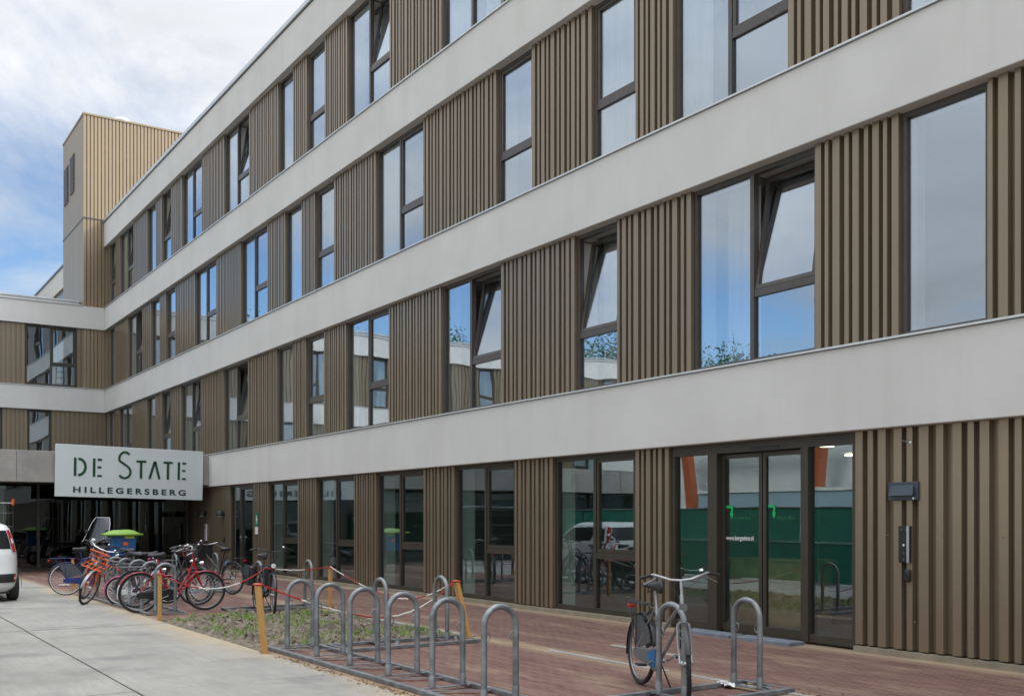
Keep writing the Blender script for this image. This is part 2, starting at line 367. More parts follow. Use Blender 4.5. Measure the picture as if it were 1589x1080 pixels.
# bare planting bed with clods
def soil_h(x, y):
    e = min((x + 17.0), (-12.15 - x), (y - 4.43), (7.40 - y)); e = max(0, min(1, e / .35))
    n = noise.fractal(Vector((x * 2.2, y * 2.2, 0)), .9, 2.1, 5) * .055 + max(0, noise.noise(Vector((x * 6, y * 6, 3))) - .05) * .14 + abs(noise.noise(Vector((x * 15, y * 15, 7)))) * .05
    return -.02 + e * (.035 + n)
mb = MB(); mb.grid(lambda u, v: (-17.0 + 4.85 * u, 4.435 + 2.96 * v, soil_h(-17.0 + 4.85 * u, 4.435 + 2.96 * v)), 200, 120)
tag(mb.build("soil_bed", "soil", angle=60), "bare lumpy soil bed between the bicycle racks", "soil", kind="structure")
mb = MB()
for k in range(1100):
    cx, cy = random.uniform(-16.8, -12.35), random.uniform(4.6, 7.25); w = noise.noise(Vector((cx * .9, cy * .9, 8)))
    if w < .04: continue
    for b in range(random.randint(5, 16)):
        x = cx + random.gauss(0, .05); y = cy + random.gauss(0, .05); z = soil_h(x, y); h = random.uniform(.025, .065); a = random.uniform(0, 6.28); l = random.uniform(0, .05)
        mb.add([(x - .006 * math.sin(a), y + .006 * math.cos(a), z - .01), (x + .006 * math.sin(a), y - .006 * math.cos(a), z - .01), (x + l * math.cos(a), y + l * math.sin(a), z + h)], [(0, 1, 2)])
tag(mb.build("grass", "grass_blade"), "thin young grass sprouting in the soil bed", "grass", kind="stuff")
mb = MB()
for k in range(650):
    x = random.uniform(-12.2, -5.8); y = 4.44 - abs(random.gauss(0, .07)) + .05; a = random.uniform(0, 6.28); r = random.uniform(.008, .024); t = random.uniform(-.5, .5)
    if noise.noise(Vector((x * 2.0, 0, 1))) < -.1: continue
    mb.add([(x + r * math.cos(a + q), y + r * .6 * math.sin(a + q), .008 + r * t * math.cos(q)) for q in (0, 1.57, 3.14, 4.71)], [(0, 1, 2, 3)])
for k in range(160):
    x = random.uniform(-7.4, -5.2); y = 7.45 + random.gauss(0, .14); a = random.uniform(0, 6.28); r = random.uniform(.01, .025); t = random.uniform(-.5, .5)
    mb.add([(x + r * math.cos(a + q), y + r * .6 * math.sin(a + q), .01 + r * t * math.cos(q)) for q in (0, 1.57, 3.14, 4.71)], [(0, 1, 2, 3)])
tag(mb.build("leaf_litter", "dead_leaf"), "dry brown leaf litter along the racks", "leaf litter", kind="stuff")

mb = MB(); rnd = random.Random(12)
for k in range(700):
    x, y = rnd.uniform(-16.85, -12.3), rnd.uniform(4.55, 7.3); r = rnd.uniform(.008, .032) * (1 if rnd.random() < .85 else 1.5); z = soil_h(x, y)
    P = [Vector((0, 0, 1)), Vector((0, 0, -1))] + [Vector((math.cos(a), math.sin(a), rnd.uniform(-.4, .4))) for a in (0, 1.26, 2.5, 3.77, 5.0)]
    P = [p * r * rnd.uniform(.65, 1.2) for p in P]
    mb.add([(x + p.x, y + p.y, z + p.z * .7 + r * .2) for p in P], [(0, 2 + i, 2 + (i + 1) % 5) for i in range(5)] + [(1, 2 + (i + 1) % 5, 2 + i) for i in range(5)])
tag(mb.build("soil_clods", "soil_lump", angle=50), "loose clods of earth lying on the soil bed", "clods", kind="stuff")

# ------------------------------------------------------------------ facade builders
YB, YC = 10.41, 10.53              # render bands, cladding crest
B1, B2, B3, B4 = (2.69, 3.72), (6.40, 7.42), (10.09, 11.08), (13.83, 14.90)
def on_front(a, d, z): return (a, YC + d, z)               # main facade: a along x, d inward
def on_wing(a, d, z): return (-48.70 - d, a, z)            # side wing: a along y
def on_tower_front(a, d, z): return (a, 9.55 + d, z)
def on_tower_side(a, d, z): return (-48.68 - d, a, z)
RIBS = [(.095, .062), (.058, .068), (.11, .078), (.066, .058), (.095, .082), (.06, .062)]
def clad(pos, a0, a1, z0, z1, depth=.080, ribs=RIBS, jamb=.10, slope=.005, off=0):
    """profiled sheet: crests and valleys, closed by a flat return at both ends"""
    L = a1 - a0; prof = [(a0, jamb), (a0, 0)]; x = a0; i = off; segs = []
    while x < a1 - .12:
        c, v = ribs[i % len(ribs)]; segs.append((c, v)); x += c + v; i += 1
    last = ribs[0][0]; tot = sum(c + v for c, v in segs) + last; k = L / tot; x = a0
    for c, v in segs:
        prof += [(x + c * k, 0), (x + c * k + slope * k, depth), (x + (c + v) * k - slope * k, depth), (x + (c + v) * k, 0)]; x += (c + v) * k
    prof += [(a1, 0), (a1, jamb)]
    mb = MB(); n = len(prof)
    mb.add([pos(a, d, z0) for a, d in prof] + [pos(a, d, z1) for a, d in prof], [(j, j + 1, n + j + 1, n + j) for j in range(n - 1)])
    # dark-ended closing strips at foot and head
    return mb
def fbox(mb, pos, a0, a1, d0, d1, z0, z1, tilt=None, m=0):
    p = []
    for z in (z0, z1):
        for d in (d0, d1):
            for a in (a0, a1):
                dd, zz = d, z
                if tilt: zb, th = tilt; dz = z - zb; dd = d + dz * math.sin(th); zz = zb + dz * math.cos(th) - (d - .09) * math.sin(th)
                p.append(pos(a, dd, zz))
    mb.hexa(p, m)
def ring(mb, pos, a0, a1, z0, z1, w, d0, d1, tilt=None, m=0):
    fbox(mb, pos, a0, a0 + w, d0, d1, z0, z1, tilt, m); fbox(mb, pos, a1 - w, a1, d0, d1, z0, z1, tilt, m)
    fbox(mb, pos, a0 + w, a1 - w, d0, d1, z0, z0 + w, tilt, m); fbox(mb, pos, a0 + w, a1 - w, d0, d1, z1 - w, z1, tilt, m)
def pane(pos, a0, a1, z0, z1, d, parent, mat, tilt=None):
    mb = MB(); fbox(mb, pos, a0, a1, d, d + .008, z0, z1, tilt); return mb.build("pane", mat, parent, True)
def curtain(pos, a0, a1, z0, z1, parent, seed, d=.30):
    rnd = random.Random(seed); p1, p2 = rnd.uniform(0, 6), rnd.uniform(0, 6)
    def fn(u, v):
        a = a0 + (a1 - a0) * (u + .012 * math.sin(v * 2 + p1) * (1 - v)); dd = d + .035 * math.sin(u * (a1 - a0) * 42 + p1 + .4 * math.sin(v * 3)) + .02 * math.sin(u * (a1 - a0) * 17 + p2)
        return pos(a, dd, z0 + (z1 - z0) * v)
    mb = MB(); mb.grid(fn, max(10, int((a1 - a0) * 60)), 8); mb.build("curtain", "curtain_cloth", parent, True, angle=80)
CURT = {61: [(.06, .36), (.90, 1.0)], 62: [(0, .13)], 60: [(0, 1)], 111: [(0, .30), (.92, 1)], 110: [(0, 1)], 109: [(.7, 1)], 108: [(0, .48)], 158: [(0, .5)], 159: [(0, .35), (.6, 1)], 59: [], 58: [(.0, .15)], 106: [(0, 1)], 104: [(0, .45)], 154: [(0, .5)], 112: [(0, .2)]}
def window(pos, a0, a1, z0, z1, kind, opened, root, gmat, fmat="frame_brown", seed=0, mull=.5, fr=.05, trans=.36, cur=True, light=0):
    """kind: fixed / trans (single with opening light over a fixed light) / double (fixed left, opening light over fixed light right)"""
    mb = MB(); d0, d1, dg = .065, .16, .105
    ring(mb, pos, a0, a1, z0, z1, fr, d0, d1)
    am = a0 + (a1 - a0) * mull; zt = z0 + (z1 - z0) * trans; L0, L1 = a0 + fr, a1 - fr
    if kind == "double": fbox(mb, pos, am - .035, am + .035, d0 - .004, d1, z0 + fr, z1 - fr); L0 = am + .035
    if kind != "fixed": fbox(mb, pos, L0, L1, d0 + .004, d1, zt - .05, zt + .05)
    wo = mb.build("window", fmat, root, True)
    if kind == "fixed": pane(pos, a0 + fr, a1 - fr, z0 + fr, z1 - fr, dg, wo, gmat)
    else:
        if kind == "double": pane(pos, a0 + fr, am - .035, z0 + fr, z1 - fr, dg, wo, gmat)
        pane(pos, L0, L1, z0 + fr, zt - .05, dg, wo, gmat)
        tl = (zt + .05, R(9)) if opened else None
        sb = MB(); ring(sb, pos, L0 + .004, L1 - .004, zt + .054, z1 - fr - .004, .055, .075, .14, tl)
        if opened:  # handle and stay arm
            fbox(sb, pos, L0 + .02, L0 + .05, .14, .17, zt + .75, zt + .90, tl); fbox(sb, pos, L0 + .01, L0 + .03, .12, .33, z1 - fr - .05, z1 - fr - .03)
        sb.build("sash", fmat, wo, True)
        pane(pos, L0 + .058, L1 - .058, zt + .108, z1 - fr - .058, .105, wo, gmat, tl)
    lb = MB(); fbox(lb, pos, a0, a0 + .02, .165, .48, z0 + .03, z1); fbox(lb, pos, a1 - .02, a1, .165, .48, z0 + .03, z1); fbox(lb, pos, a0, a1, .165, .50, z0, z0 + .028); lb.build("reveal_lining", "lining", wo, True)
    if cur:
        rnd = random.Random(seed * 31 + 5); W_ = a1 - a0; q = rnd.random(); top = z1 + .02
        spec = CURT.get(seed)
        if spec is not None:
            for j, (c0, c1) in enumerate(spec): curtain(pos, a0 + W_ * c0 + .02, a0 + W_ * c1 - .02, z0 + .02, top, wo, seed + j, d=.62 if opened else .21)
        elif kind == "double":
            if q < .9: curtain(pos, a0 + .02, a0 + W_ * rnd.uniform(.22, .48), z0 + .02, top, wo, seed, d=.34)
            if q > .3: curtain(pos, a1 - W_ * rnd.uniform(.07, .2), a1 - .02, z0 + .02, top, wo, seed + 1, d=.36)
        elif q < .75: curtain(pos, a0 + .02, a0 + W_ * rnd.uniform(.25, .95), z0 + .02, top, wo, seed, d=.40)
    return wo

# ------------------------------------------------------------------ main building
main = thing("apartment_building", "long four storey building with white render bands and bronze ribbed cladding", "building", (-30, 10.41, 0))
XL, XR = -48.70, 9.0
def band_part(z0, z1, x0, x1, y1=11.0):
    mb = MB(); mb.box(x0, x1, YB, y1, z0, z1); return mb.build("render_band", "render_plaster", main, True, bevel=.012)
for z0, z1 in (B1, B2, B3): band_part(z0, z1, XL, XR)
band_part(B4[0], B4[1], XL, XR)
mb = MB()
for z0, z1 in (B1, B2, B3): mb.box(XL, XR, YB - .03, YC + .09, z1 + .004, z1 + .030)
mb.build("sill_flashing", "flashing", main, True)
mb = MB(); mb.box(XL - .02, XR, YB + .01, 10.95, 14.90, 14.945); mb.build("roof_coping", "coping_dark", main, True)
mb = MB(); mb.box(XL - .02, XR, YB - .05, 10.9, 14.945, 15.06); mb.build("roof_edge", "flashing", main, True)
FL = {1: (B1[1] + .03, B2[0]), 2: (B2[1] + .03, B3[0]), 3: (B3[1] + .03, B4[0]), 0: (.07, B1[0])}
WIN = {  # x0, x1, kind, open sash, mullion share
 1: [(-48.30, -47.30, "fixed", 0, 0), (-46.35, -44.05, "double", 0, .47), (-41.72, -40.50, "fixed", 0, 0), (-39.55, -38.38, "trans", 1, 0), (-37.10, -34.75, "double", 1, .52), (-32.38, -30.08, "double", 1, .5), (-27.72, -26.52, "fixed", 0, 0), (-25.62, -24.43, "trans", 0, 0), (-23.10, -20.81, "double", 0, .5), (-18.46, -16.19, "double", 1, .48), (-13.92, -12.79, "trans", 1, 0), (-11.10, -8.83, "double", 1, .5), (-7.60, -6.48, "fixed", 0, 0), (-4.9, -2.6, "double", 0, .5), (-1.0, .2, "trans", 0, 0), (3, 5.3, "double", 0, .5)],
 2: [(-48.15, -47.15, "fixed", 0, 0), (-44.80, -42.44, "double", 1, .49), (-41.12, -39.88, "fixed", 0, 0), (-39.02, -37.78, "trans", 0, 0), (-35.42, -33.10, "double", 0, .49), (-30.75, -28.45, "double", 0, .48), (-27.10, -25.90, "fixed", 0, 0), (-25.02, -23.81, "trans", 0, 0), (-21.48, -19.21, "double", 0, .49), (-16.36, -15.18, "trans", 0, 0), (-13.45, -12.34, "trans", 0, 0), (-11.49, -9.27, "double", 0, .5), (-7.59, -6.46, "fixed", 0, 0), (-4.9, -2.6, "double", 0, .5), (-1.0, .2, "trans", 0, 0), (3, 5.3, "double", 0, .5)],
 3: [(-48.05, -47.0, "trans", 1, 0), (-46.20, -43.84, "double", 1, .5), (-41.68, -40.42, "fixed", 0, 0), (-39.55, -38.33, "trans", 1, 0), (-36.95, -34.63, "double", 0, .49), (-32.32, -29.98, "double", 1, .49), (-27.62, -26.50, "fixed", 0, 0), (-25.56, -24.38, "trans", 0, 0), (-23.04, -20.77, "double", 1, .5), (-18.44, -16.20, "double", 0, .5), (-13.9, -12.8, "trans", 0, 0), (-11.1, -8.8, "double", 0, .5), (-7.6, -6.5, "fixed", 0, 0), (-4.9, -2.6, "double", 0, .5)],
 0: [(-28.40, -26.18, "double", 0, .46), (-24.94, -22.64, "double", 0, .5), (-21.46, -19.20, "double", 0, .48), (-17.93, -15.73, "double", 0, .5), (-14.55, -12.34, "double", 0, .5)]}
DOOR = (-31.80, -29.66); SLIDE = (-11.58, -8.21)
for fl in (0, 1, 2, 3):
    z0, z1 = FL[fl]; holes = [(w[0], w[1]) for w in WIN[fl]]
    if fl == 0: holes += [DOOR, SLIDE]
    holes.sort(); x = -47.9 if False else XL
    if fl == 0: x = -36.2
    for k, (h0, h1) in enumerate(holes + [(XR, XR)]):
        if h0 - x > .15:
            wide = fl == 0 and h0 == XR
            rb = [(.105, .075), (.075, .07), (.11, .115), (.105, .07), (.075, .085), (.125, .10), (.09, .12)] if wide else RIBS
            clad(on_front, x, h0, z0 + .004 if fl else .085, z1 + .01, ribs=rb, off=k if not wide else 0).build("cladding_panel", "bronze_sheet", main, True, angle=20)
        x = h1
    for k, (a0, a1, kind, op, mu) in enumerate(WIN[fl]):
        window(on_front, a0 + .004, a1 - .004, z0 + .006, z1 - .004, kind, op, main, "shop_glass" if fl == 0 else "window_glass", "frame_dark" if fl == 0 else "frame_brown", seed=fl * 50 + k, mull=mu or .5, fr=.075 if fl == 0 else .06, cur=fl > 0)
mb = MB(); mb.box(-36, SLIDE[0], YC - .04, YC + .3, -.05, .066); mb.box(SLIDE[1], XR, YC - .04, YC + .3, -.05, .066); mb.build("plinth", "plinth", main, True)
# rooms behind the glass
mb = MB()
for z0, z1 in ((-.02, 2.69), (3.70, 6.40), (7.40, 10.09), (11.06, 13.83)):
    mb.box(XL, XR, 15.2, 15.35, z0, z1)
    if z0 < 0: mb.build("room_walls", "hall_wall", main, True); mb = MB()
    for x in (-44, -40.0, -37.5, -33.3, -29.1, -25.85, -23.4, -19.0, -14.9, -12.0, -8.4, -5.6, -1.8, 2.2, 6.5):
        if z0 > 0 or x in (-33.3, -19.0, -12.0): mb.box(x - .06, x + .06, 10.78, 15.2, z0, z1)
mb.build("room_walls", "room_wall", main, True)
mb = MB()
for z in (2.70, 6.41, 10.10): mb.box(XL, XR, 11.0, 15.2, z, z + .9)
mb.box(XL, XR, 11.0, 24, 13.9, 14.7); mb.build("floor_slabs", "room_wall", main, True)
mb = MB(); mb.box(-36, XR, 10.75, 15.2, -.05, .03); mb.build("lobby_floor", "room_floor", main, True)
mb = MB(); mb.box(XL, XR, 23.9, 24.1, 0, 14.85); mb.box(XR - .2, XR, 11, 23.9, 0, 14.85); mb.box(XL, XL + .2, 11, 23.9, 0, 13.85); mb.build("rear_walls", "render_plaster", main, True)
mb = MB(); mb.box(XL + .02, XR - .02, 10.97, 23.88, 14.72, 14.80); mb.build("flat_roof", "roof_felt", main, True)
# fixing screws on the bare ground floor sheet
mb = MB()
for k in range(24):
    mb.lathe([(.012, 0), (.009, .006), (.002, .008)], 6, M=T((-8.1 + k * .36, YC, 1.42 if k % 2 else .42)) @ RX(R(90)))
mb.build("fixing_screws", "bronze_sheet", main, True)
# beyond the tower the same facade carries on
mb = MB(); mb.box(-80, -53.5, YB, 24, B4[0], B4[1]); mb.build("render_band", "render_plaster", main, True)
mb = MB(); mb.box(-80, -53.5, YC, 24, 0, B4[0]); mb.build("far_wall", "bronze_sheet", main, True)
mb = MB(); mb.box(-80.02, -53.5, YB - .05, 24, 14.904, 15.0); mb.build("roof_coping", "coping_dark", main, True)
# wood-panelled furniture standing inside the glazed ground floor
ct = thing("reception_counter", "rough plywood counter standing inside behind the sliding door", "counter", (-10.9, 12.2, .03))
MB().box(-.8, .8, -.25, -.22, 0, .95).build("front_board", "plywood", ct, bevel=.004); MB().box(-.84, .84, -.28, .3, .952, .99).build("top_board", "plywood", ct, bevel=.004)
for q in (-.78, .72): MB().box(q, q + .06, -.218, .25, 0, .95).build("side_board", "plywood", ct, bevel=.004)
# ceiling lamps in the entrance hall
for x, y in ((-9.85, 12.0), (-11.0, 14.0), (-13.3, 12.6), (-16.7, 12.4), (-20.2, 12.7)):
    mb = MB(); mb.lathe([(.10, 0), (.10, .02)], 16, M=T((x, y, 2.655))); mb.build("ceiling_light", "ceiling_lamp", main, True)
# hinged door with side light
a0, a1 = DOOR[0] + .004, DOOR[1] - .004; mb = MB(); z0, z1 = .03, 2.686; am = a0 + (a1 - a0) * .40
ring(mb, on_front, a0, a1, z0, z1, .07, .065, .16); fbox(mb, on_front, am - .05, am + .05, .06, .16, z0 + .07, z1 - .07)
dr = mb.build("door", "frame_dark", main, True)
pane(on_front, a0 + .07, am - .05, z0 + .07, z1 - .07, .105, dr, "shop_glass"); pane(on_front, am + .13, a1 - .15, z0 + .2, z1 - .16, .105, dr, "shop_glass")
mb = MB(); ring(mb, on_front, am + .05, a1 - .07, z0 + .07, z1 - .07, .08, .05, .13); mb.build("door_leaf", "frame_dark", dr, True)
mb = MB(); x = am + .10; mb.box(x - .02, x + .02, YC + .035, YC + .05, .92, 1.16); mb.tube([(x, YC + .04, 1.08), (x, YC - .02, 1.08), (x + .13, YC - .02, 1.08)], .011); mb.build("handle", "chrome", dr, True)
# sliding entrance door
a0, a1 = SLIDE[0] + .004, SLIDE[1] - .004; mb = MB(); z0, z1 = .03, 2.686
fbox(mb, on_front, a0, a0 + .08, .05, .17, z0, z1); fbox(mb, on_front, a1 - .08, a1, .05, .17, z0, z1); fbox(mb, on_front, a0 + .08, a1 - .08, .05, .17, z1 - .14, z1)
fbox(mb, on_front, a0 + .08, -10.80, .06, .16, z0, z0 + .10); fbox(mb, on_front, -8.98, a1 - .08, .06, .16, z0, z0 + .10)
fbox(mb, on_front, -10.80, -10.62, .04, .22, z0, z1 - .14); fbox(mb, on_front, -9.10, -8.98, .04, .22, z0, z1 - .14)
ent = mb.build("entrance_door", "frame_dark", main, True)
pane(on_front, a0 + .08, -10.80, z0 + .10, z1 - .14, .105, ent, "shop_glass"); pane(on_front, -8.98, a1 - .08, z0 + .10, z1 - .14, .105, ent, "shop_glass")
for s0, s1 in ((-10.62, -9.86), (-9.84, -9.10)):
    mb = MB(); ring(mb, on_front, s0, s1, z0 + .01, z1 - .16, .055, .14, .19); fbox(mb, on_front, s0 + .055, s1 - .055, .14, .19, z0 + .065, z0 + .12)
    mb.build("door_leaf", "frame_dark", ent, True); pane(on_front, s0 + .055, s1 - .055, z0 + .12, z1 - .215, .165, ent, "shop_glass")
mb = MB(); mb.box(-10.02, -9.46, YC + .045, YC + .135, 2.535, 2.60); mb.build("door_sensor", "black_plastic", ent, True, bevel=.01)
def logo_mb(x, z, s):  # hooked green emblem: bar turning down into a drop
    p = [(0, .30), (.20, .30), (.26, .27), (.275, .20), (.25, .12), (.285, .04), (.25, -.06), (.205, -.11), (.185, -.03), (.145, .03), (.17, .09), (.195, .16), (.175, .215), (0, .215)]
    return MB().prism([(a * s, b * s) for a, b in p], .003, M=T((x, YC + .160, z)) @ RX(R(90)))
for s0 in (-10.56, -9.78):
    logo_mb(s0 + .02, 1.67, .47).build("logo", "logo_green", ent, True)
    text_mesh("Bergse Bos", .10, T((s0 + .175, YC + .160, 1.60)) @ RX(R(90)), "safety_green", "lettering", ent, world=True, depth=.001, fit=(.30, .060))
text_mesh("www.bergsebos.nl", .10, T((-10.55, YC + .160, 1.30)) @ RX(R(90)), "white_plastic", "lettering", ent, world=True, depth=.001, bold=.0015, fit=(.52, .085))
# ------------------------------------------------------------------ stair tower
tower = thing("stair_tower", "tall stair tower clad in pale bronze ribbed sheet above the roofs", "tower", (-51, 12, 0))
TR = [(.105, .05)]
clad(on_tower_side, 9.55, 16.0, 15.06, 19.62, depth=.05, ribs=TR, jamb=0, slope=.02).build("upper_cladding", "tower_sheet", tower, True, angle=20)
clad(on_tower_side, 9.55, 16.0, 7.0, 15.0, depth=.05, ribs=TR, jamb=0, slope=.02).build("lower_cladding", "tower_sheet", tower, True, angle=20)
clad(on_tower_front, -53.4, -48.68, 15.06, 19.62, depth=.05, ribs=TR, jamb=0, slope=.02).build("upper_cladding", "tower_sheet", tower, True, angle=20)
clad(on_tower_front, -53.4, -48.68, 7.0, 15.0, depth=.05, ribs=TR, jamb=0, slope=.02).build("lower_cladding", "tower_sheet", tower, True, angle=20)
mb = MB(); mb.box(-53.40, -48.76, 9.62, 16, 7, 19.6); mb.build("core", "frame_brown", tower, True)
mb = MB(); mb.box(-53.43, -48.65, 9.52, 16.0, 19.62, 19.70); mb.build("edge_trim", "jamb_sheet", tower, True)
mb = MB(); mb.box(-53.42, -48.66, 9.53, 9.60, 15.0, 15.06); mb.box(-48.74, -48.66, 9.60, 10.35, 15.0, 15.06); mb.build("joint_trim", "frame_brown", tower, True)
for x0, x1, z0, z1 in ((-53.0, -52.1, 16.6, 18.35), (-51.6, -50.7, 16.75, 18.5)):
    mb = MB(); mb.box(x0, x1, 9.53, 9.545, z0, z1)
    for k in range(14): mb.box(x0, x1, 9.50, 9.53, z0 + k * (z1 - z0) / 14, z0 + (k + .55) * (z1 - z0) / 14)
    mb.build("louvre", "frame_brown", tower, True)
mb = MB(); mb.lathe([(.35, 0), (.35, .25), (.42, .26), (.42, .42), (.30, .55), (.05, .60)], 18, M=T((-49.25, 11.3, 19.40))); mb.build("roof_vent", "alloy", tower, True)

# ------------------------------------------------------------------ side wing
wing = thing("side_wing", "three storey wing with white render bands meeting the long facade at its corner", "building", (-50, 0, 0))
WY0 = -22.0
for z0, z1 in (B2, B3):
    mb = MB(); mb.box(-49.2, -48.58, WY0, YB - .002, z0, z1); mb.build("render_band", "render_plaster", wing, True, bevel=.012)
mb = MB(); mb.box(-49.3, -48.55, WY0, 9.5, B3[1] + .003, B3[1] + .04); mb.box(-49.2, -48.56, WY0, YB - .01, B2[1] + .003, B2[1] + .03); mb.build("sill_flashing", "flashing", wing, True)
mb = MB(); mb.box(-58, -49.3, WY0, 9.5, 10.9, 11.36); mb.build("roof_upstand", "render_plaster", wing, True)
mb = MB(); mb.box(-58, -49.25, WY0, 9.5, 11.364, 11.42); mb.build("roof_coping", "flashing", wing, True)
wf = {1: [(7.26, 8.24, "fixed", .5), (5.2, 6.3, "fixed", .5), (1.6, 3.9, "double", .5), (-1.4, -.2, "trans", .5), (-4.6, -2.3, "double", .5), (-8.0, -6.9, "trans", .5), (-11.2, -8.9, "double", .5), (-14.0, -12.9, "fixed", .5), (-17.8, -15.5, "double", .5), (-20.6, -19.5, "fixed", .5)],
      2: [(7.16, 9.29, "double", .5), (3.3, 4.5, "fixed", .5), (-.6, 1.7, "double", .5), (-3.4, -2.2, "trans", .5), (-7.2, -4.9, "double", .5), (-10.1, -8.9, "trans", .5), (-13.6, -11.3, "double", .5), (-16.2, -15.1, "fixed", .5), (-20.0, -17.7, "double", .5)]}
for fl, (z0, z1) in {1: (3.75, B2[0]), 2: (B2[1] + .03, B3[0])}.items():
    holes = sorted((w[0], w[1]) for w in wf[fl]); y = WY0
    for k, (h0, h1) in enumerate(holes + [(10.5, 10.5)]):
        clad(on_wing, y, h0, z0, z1 + .01, depth=.045, ribs=[(.13, .07)], off=0).build("cladding_panel", "bronze_sheet", wing, True, angle=20); y = h1
    for k, (a0, a1, kind, mu) in enumerate(wf[fl]):
        window(on_wing, a0 + .004, a1 - .004, z0 + .006, z1 - .004, kind, 0, wing, "window_glass", "frame_dark", seed=300 + fl * 20 + k, mull=mu, cur=a1 < 6, fr=.10)
mb = MB(); mb.box(-53.2, -53.0, WY0, 9.0, 3.7, 11); mb.box(-58, -48.8, WY0, WY0 + .2, 0, 11); mb.box(-58, -57.8, WY0, 9.5, 0, 10.9)
for y in (4.8, .8, -1.8, -5.9, -8.6, -12.3, -14.7): mb.box(-53, -48.85, y - .06, y + .06, 3.7, 11)
mb.build("room_walls", "room_wall", wing, True)
mb = MB(); mb.box(-57.8, -49.22, WY0 + .2, 9.5, 6.5, 7.3); mb.box(-57.8, -49.31, WY0 + .2, 9.5, 10.2, 10.88); mb.build("floor_slabs", "room_wall", wing, True)
# white grid of the wing's upper window, modelled as uprights and crossbars
wgrid = thing("window_grid", "white window grid with crossbars behind the upper wing window", "window_grid", (-49.35, 8.72, 7.45))
for s in (-.2, .2): MB().tube([(-.1, s, 0), (.25, s, 1.05)], .025).build("grid_upright", "white_paint", wgrid)
for k in range(4): MB().tube([(-.02 + k * .085, -.2, .22 + k * .25), (-.02 + k * .085, .2, .22 + k * .25)], .02).build("grid_bar", "white_paint", wgrid)

# ------------------------------------------------------------------ entrance pavilion (single storey, under the sign)
pav = thing("entrance_pavilion", "low dark glazed entrance hall under a concrete canopy", "pavilion", (-35, 2, 0))
mb = MB(); mb.box(-34.0, -33.5, -9, YB - .004, 2.74, 3.68); mb.build("canopy_fascia", "concrete_panel", pav, True, bevel=.01)
mb = MB()
for y in (-6.5, -4, -1.5, 1.0, 3.5, 4.7, 6.0, 8.5): mb.box(-33.502, -33.496, y, y + .012, 2.76, 3.66)
mb.build("panel_joint", "frame_brown", pav, True)
mb = MB(); mb.box(-48.6, -34.0, -9, YB - .004, 3.1, 3.62); mb.build("roof", "roof_felt", pav, True)
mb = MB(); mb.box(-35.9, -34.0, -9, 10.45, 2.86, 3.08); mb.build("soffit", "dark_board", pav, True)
ys = [-9, -6.4, -3.8, -1.2, 1.35, 3.55, 5.62, 8.0, 10.3]
mb = MB()
for y in ys: mb.box(-35.62, -35.50, y - .035, y + .035, .06, 2.86)
mb.box(-35.62, -35.5, -9, 10.35, 2.74, 2.86); mb.box(-35.62, -35.5, -9, 10.35, 0, .08)
gl = mb.build("glazing_frame", "frame_dark", pav, True)
for i in range(len(ys) - 1):
    MB().box(-35.57, -35.56, ys[i] + .035, ys[i + 1] - .035, .08, 2.74).build("pane", "hall_glass", gl, True)
mb = MB(); mb.box(-48.6, -35.6, -9, 10.4, -.05, .02); mb.build("floor", "room_floor", pav, True)
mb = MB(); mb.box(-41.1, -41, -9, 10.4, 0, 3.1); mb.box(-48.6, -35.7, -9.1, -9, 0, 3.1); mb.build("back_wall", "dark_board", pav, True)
mb = MB()
for y, w in ((2.7, .3), (6.2, .38), (-1, .6)): mb.grid(lambda u, v, y=y, w=w: (-36.6 + .06 * math.sin(u * 30), y + w * u, .1 + 2.9 * v), 30, 2)
mb.build("curtain", "olive_drape", pav, True, angle=80)
for y in (3.0, 5.0, 9.3): MB().lathe([(.08, 0), (.08, .02)], 12, M=T((-36.7, y, 3.06))).build("ceiling_light", "ceiling_lamp", pav, True)

# ------------------------------------------------------------------ sign
SW, SH = 4.44, 1.58
sign = thing("sign_board", "large pale grey sign board with green letters reading De State Hillegersberg", "sign", (-33.36, 5.73, 2.32), tilt=(0, 0))
sign.rotation_euler = (R(-1.0), 0, 0)
MB().box(-.07, 0, 0, SW, 0, SH).build("panel", "sign_panel", sign, bevel=.008)
mb = MB(); mb.box(-.11, -.072, .1, SW - .1, .15, .25); mb.box(-.11, -.072, .1, SW - .1, SH - .25, SH - .15); mb.build("mounting_rail", "galvanised", sign)
def sx(px):  # along the board, in metres, from the measured lettering grid
    s = (px - 33) / 1457.; return SW * s * 31.0 / (33.4 - s * 2.4)
def sz(px, py):
    s = (px - 33) / 1457.; t, b = 48 + 80 * s, 570 + 38 * s; return SH * (1 - (py - t) / (b - t))
def stroke(mb, pts, w=.075, d=.012):
    """flat ribbon letter stroke standing 12 mm proud of the board"""
    P = [Vector((sx(a), sz(a, b))) for a, b in pts]; n = len(P); Lf, Rt = [], []
    for i in range(n):
        t = (P[min(i + 1, n - 1)] - P[max(i - 1, 0)]).normalized(); q = Vector((-t.y, t.x)) * w / 2; Lf.append(P[i] + q); Rt.append(P[i] - q)
    vs = [(x_, p.x, p.y) for x_ in (.0005, d) for p in Lf + Rt]; fs = []
    N2 = 2 * n
    for i in range(n - 1):
        fs += [(i, i + 1, n + i + 1, n + i), (N2 + i, N2 + n + i, N2 + n + i + 1, N2 + i + 1), (i, N2 + i, N2 + i + 1, i + 1), (n + i, n + i + 1, N2 + n + i + 1, N2 + n + i)]
    fs += [(0, n, N2 + n, N2), (n - 1, N2 + n - 1, N2 + 2 * n - 1, 2 * n - 1)]
    mb.add(vs, fs)
def arc(cx, cy, rx, ry, a0, a1, n=14): return [(cx + rx * math.cos(R(a0 + (a1 - a0) * i / n)), cy - ry * math.sin(R(a0 + (a1 - a0) * i / n))) for i in range(n + 1)]
letters = []
def letter(): letters.append(MB()); return letters[-1]
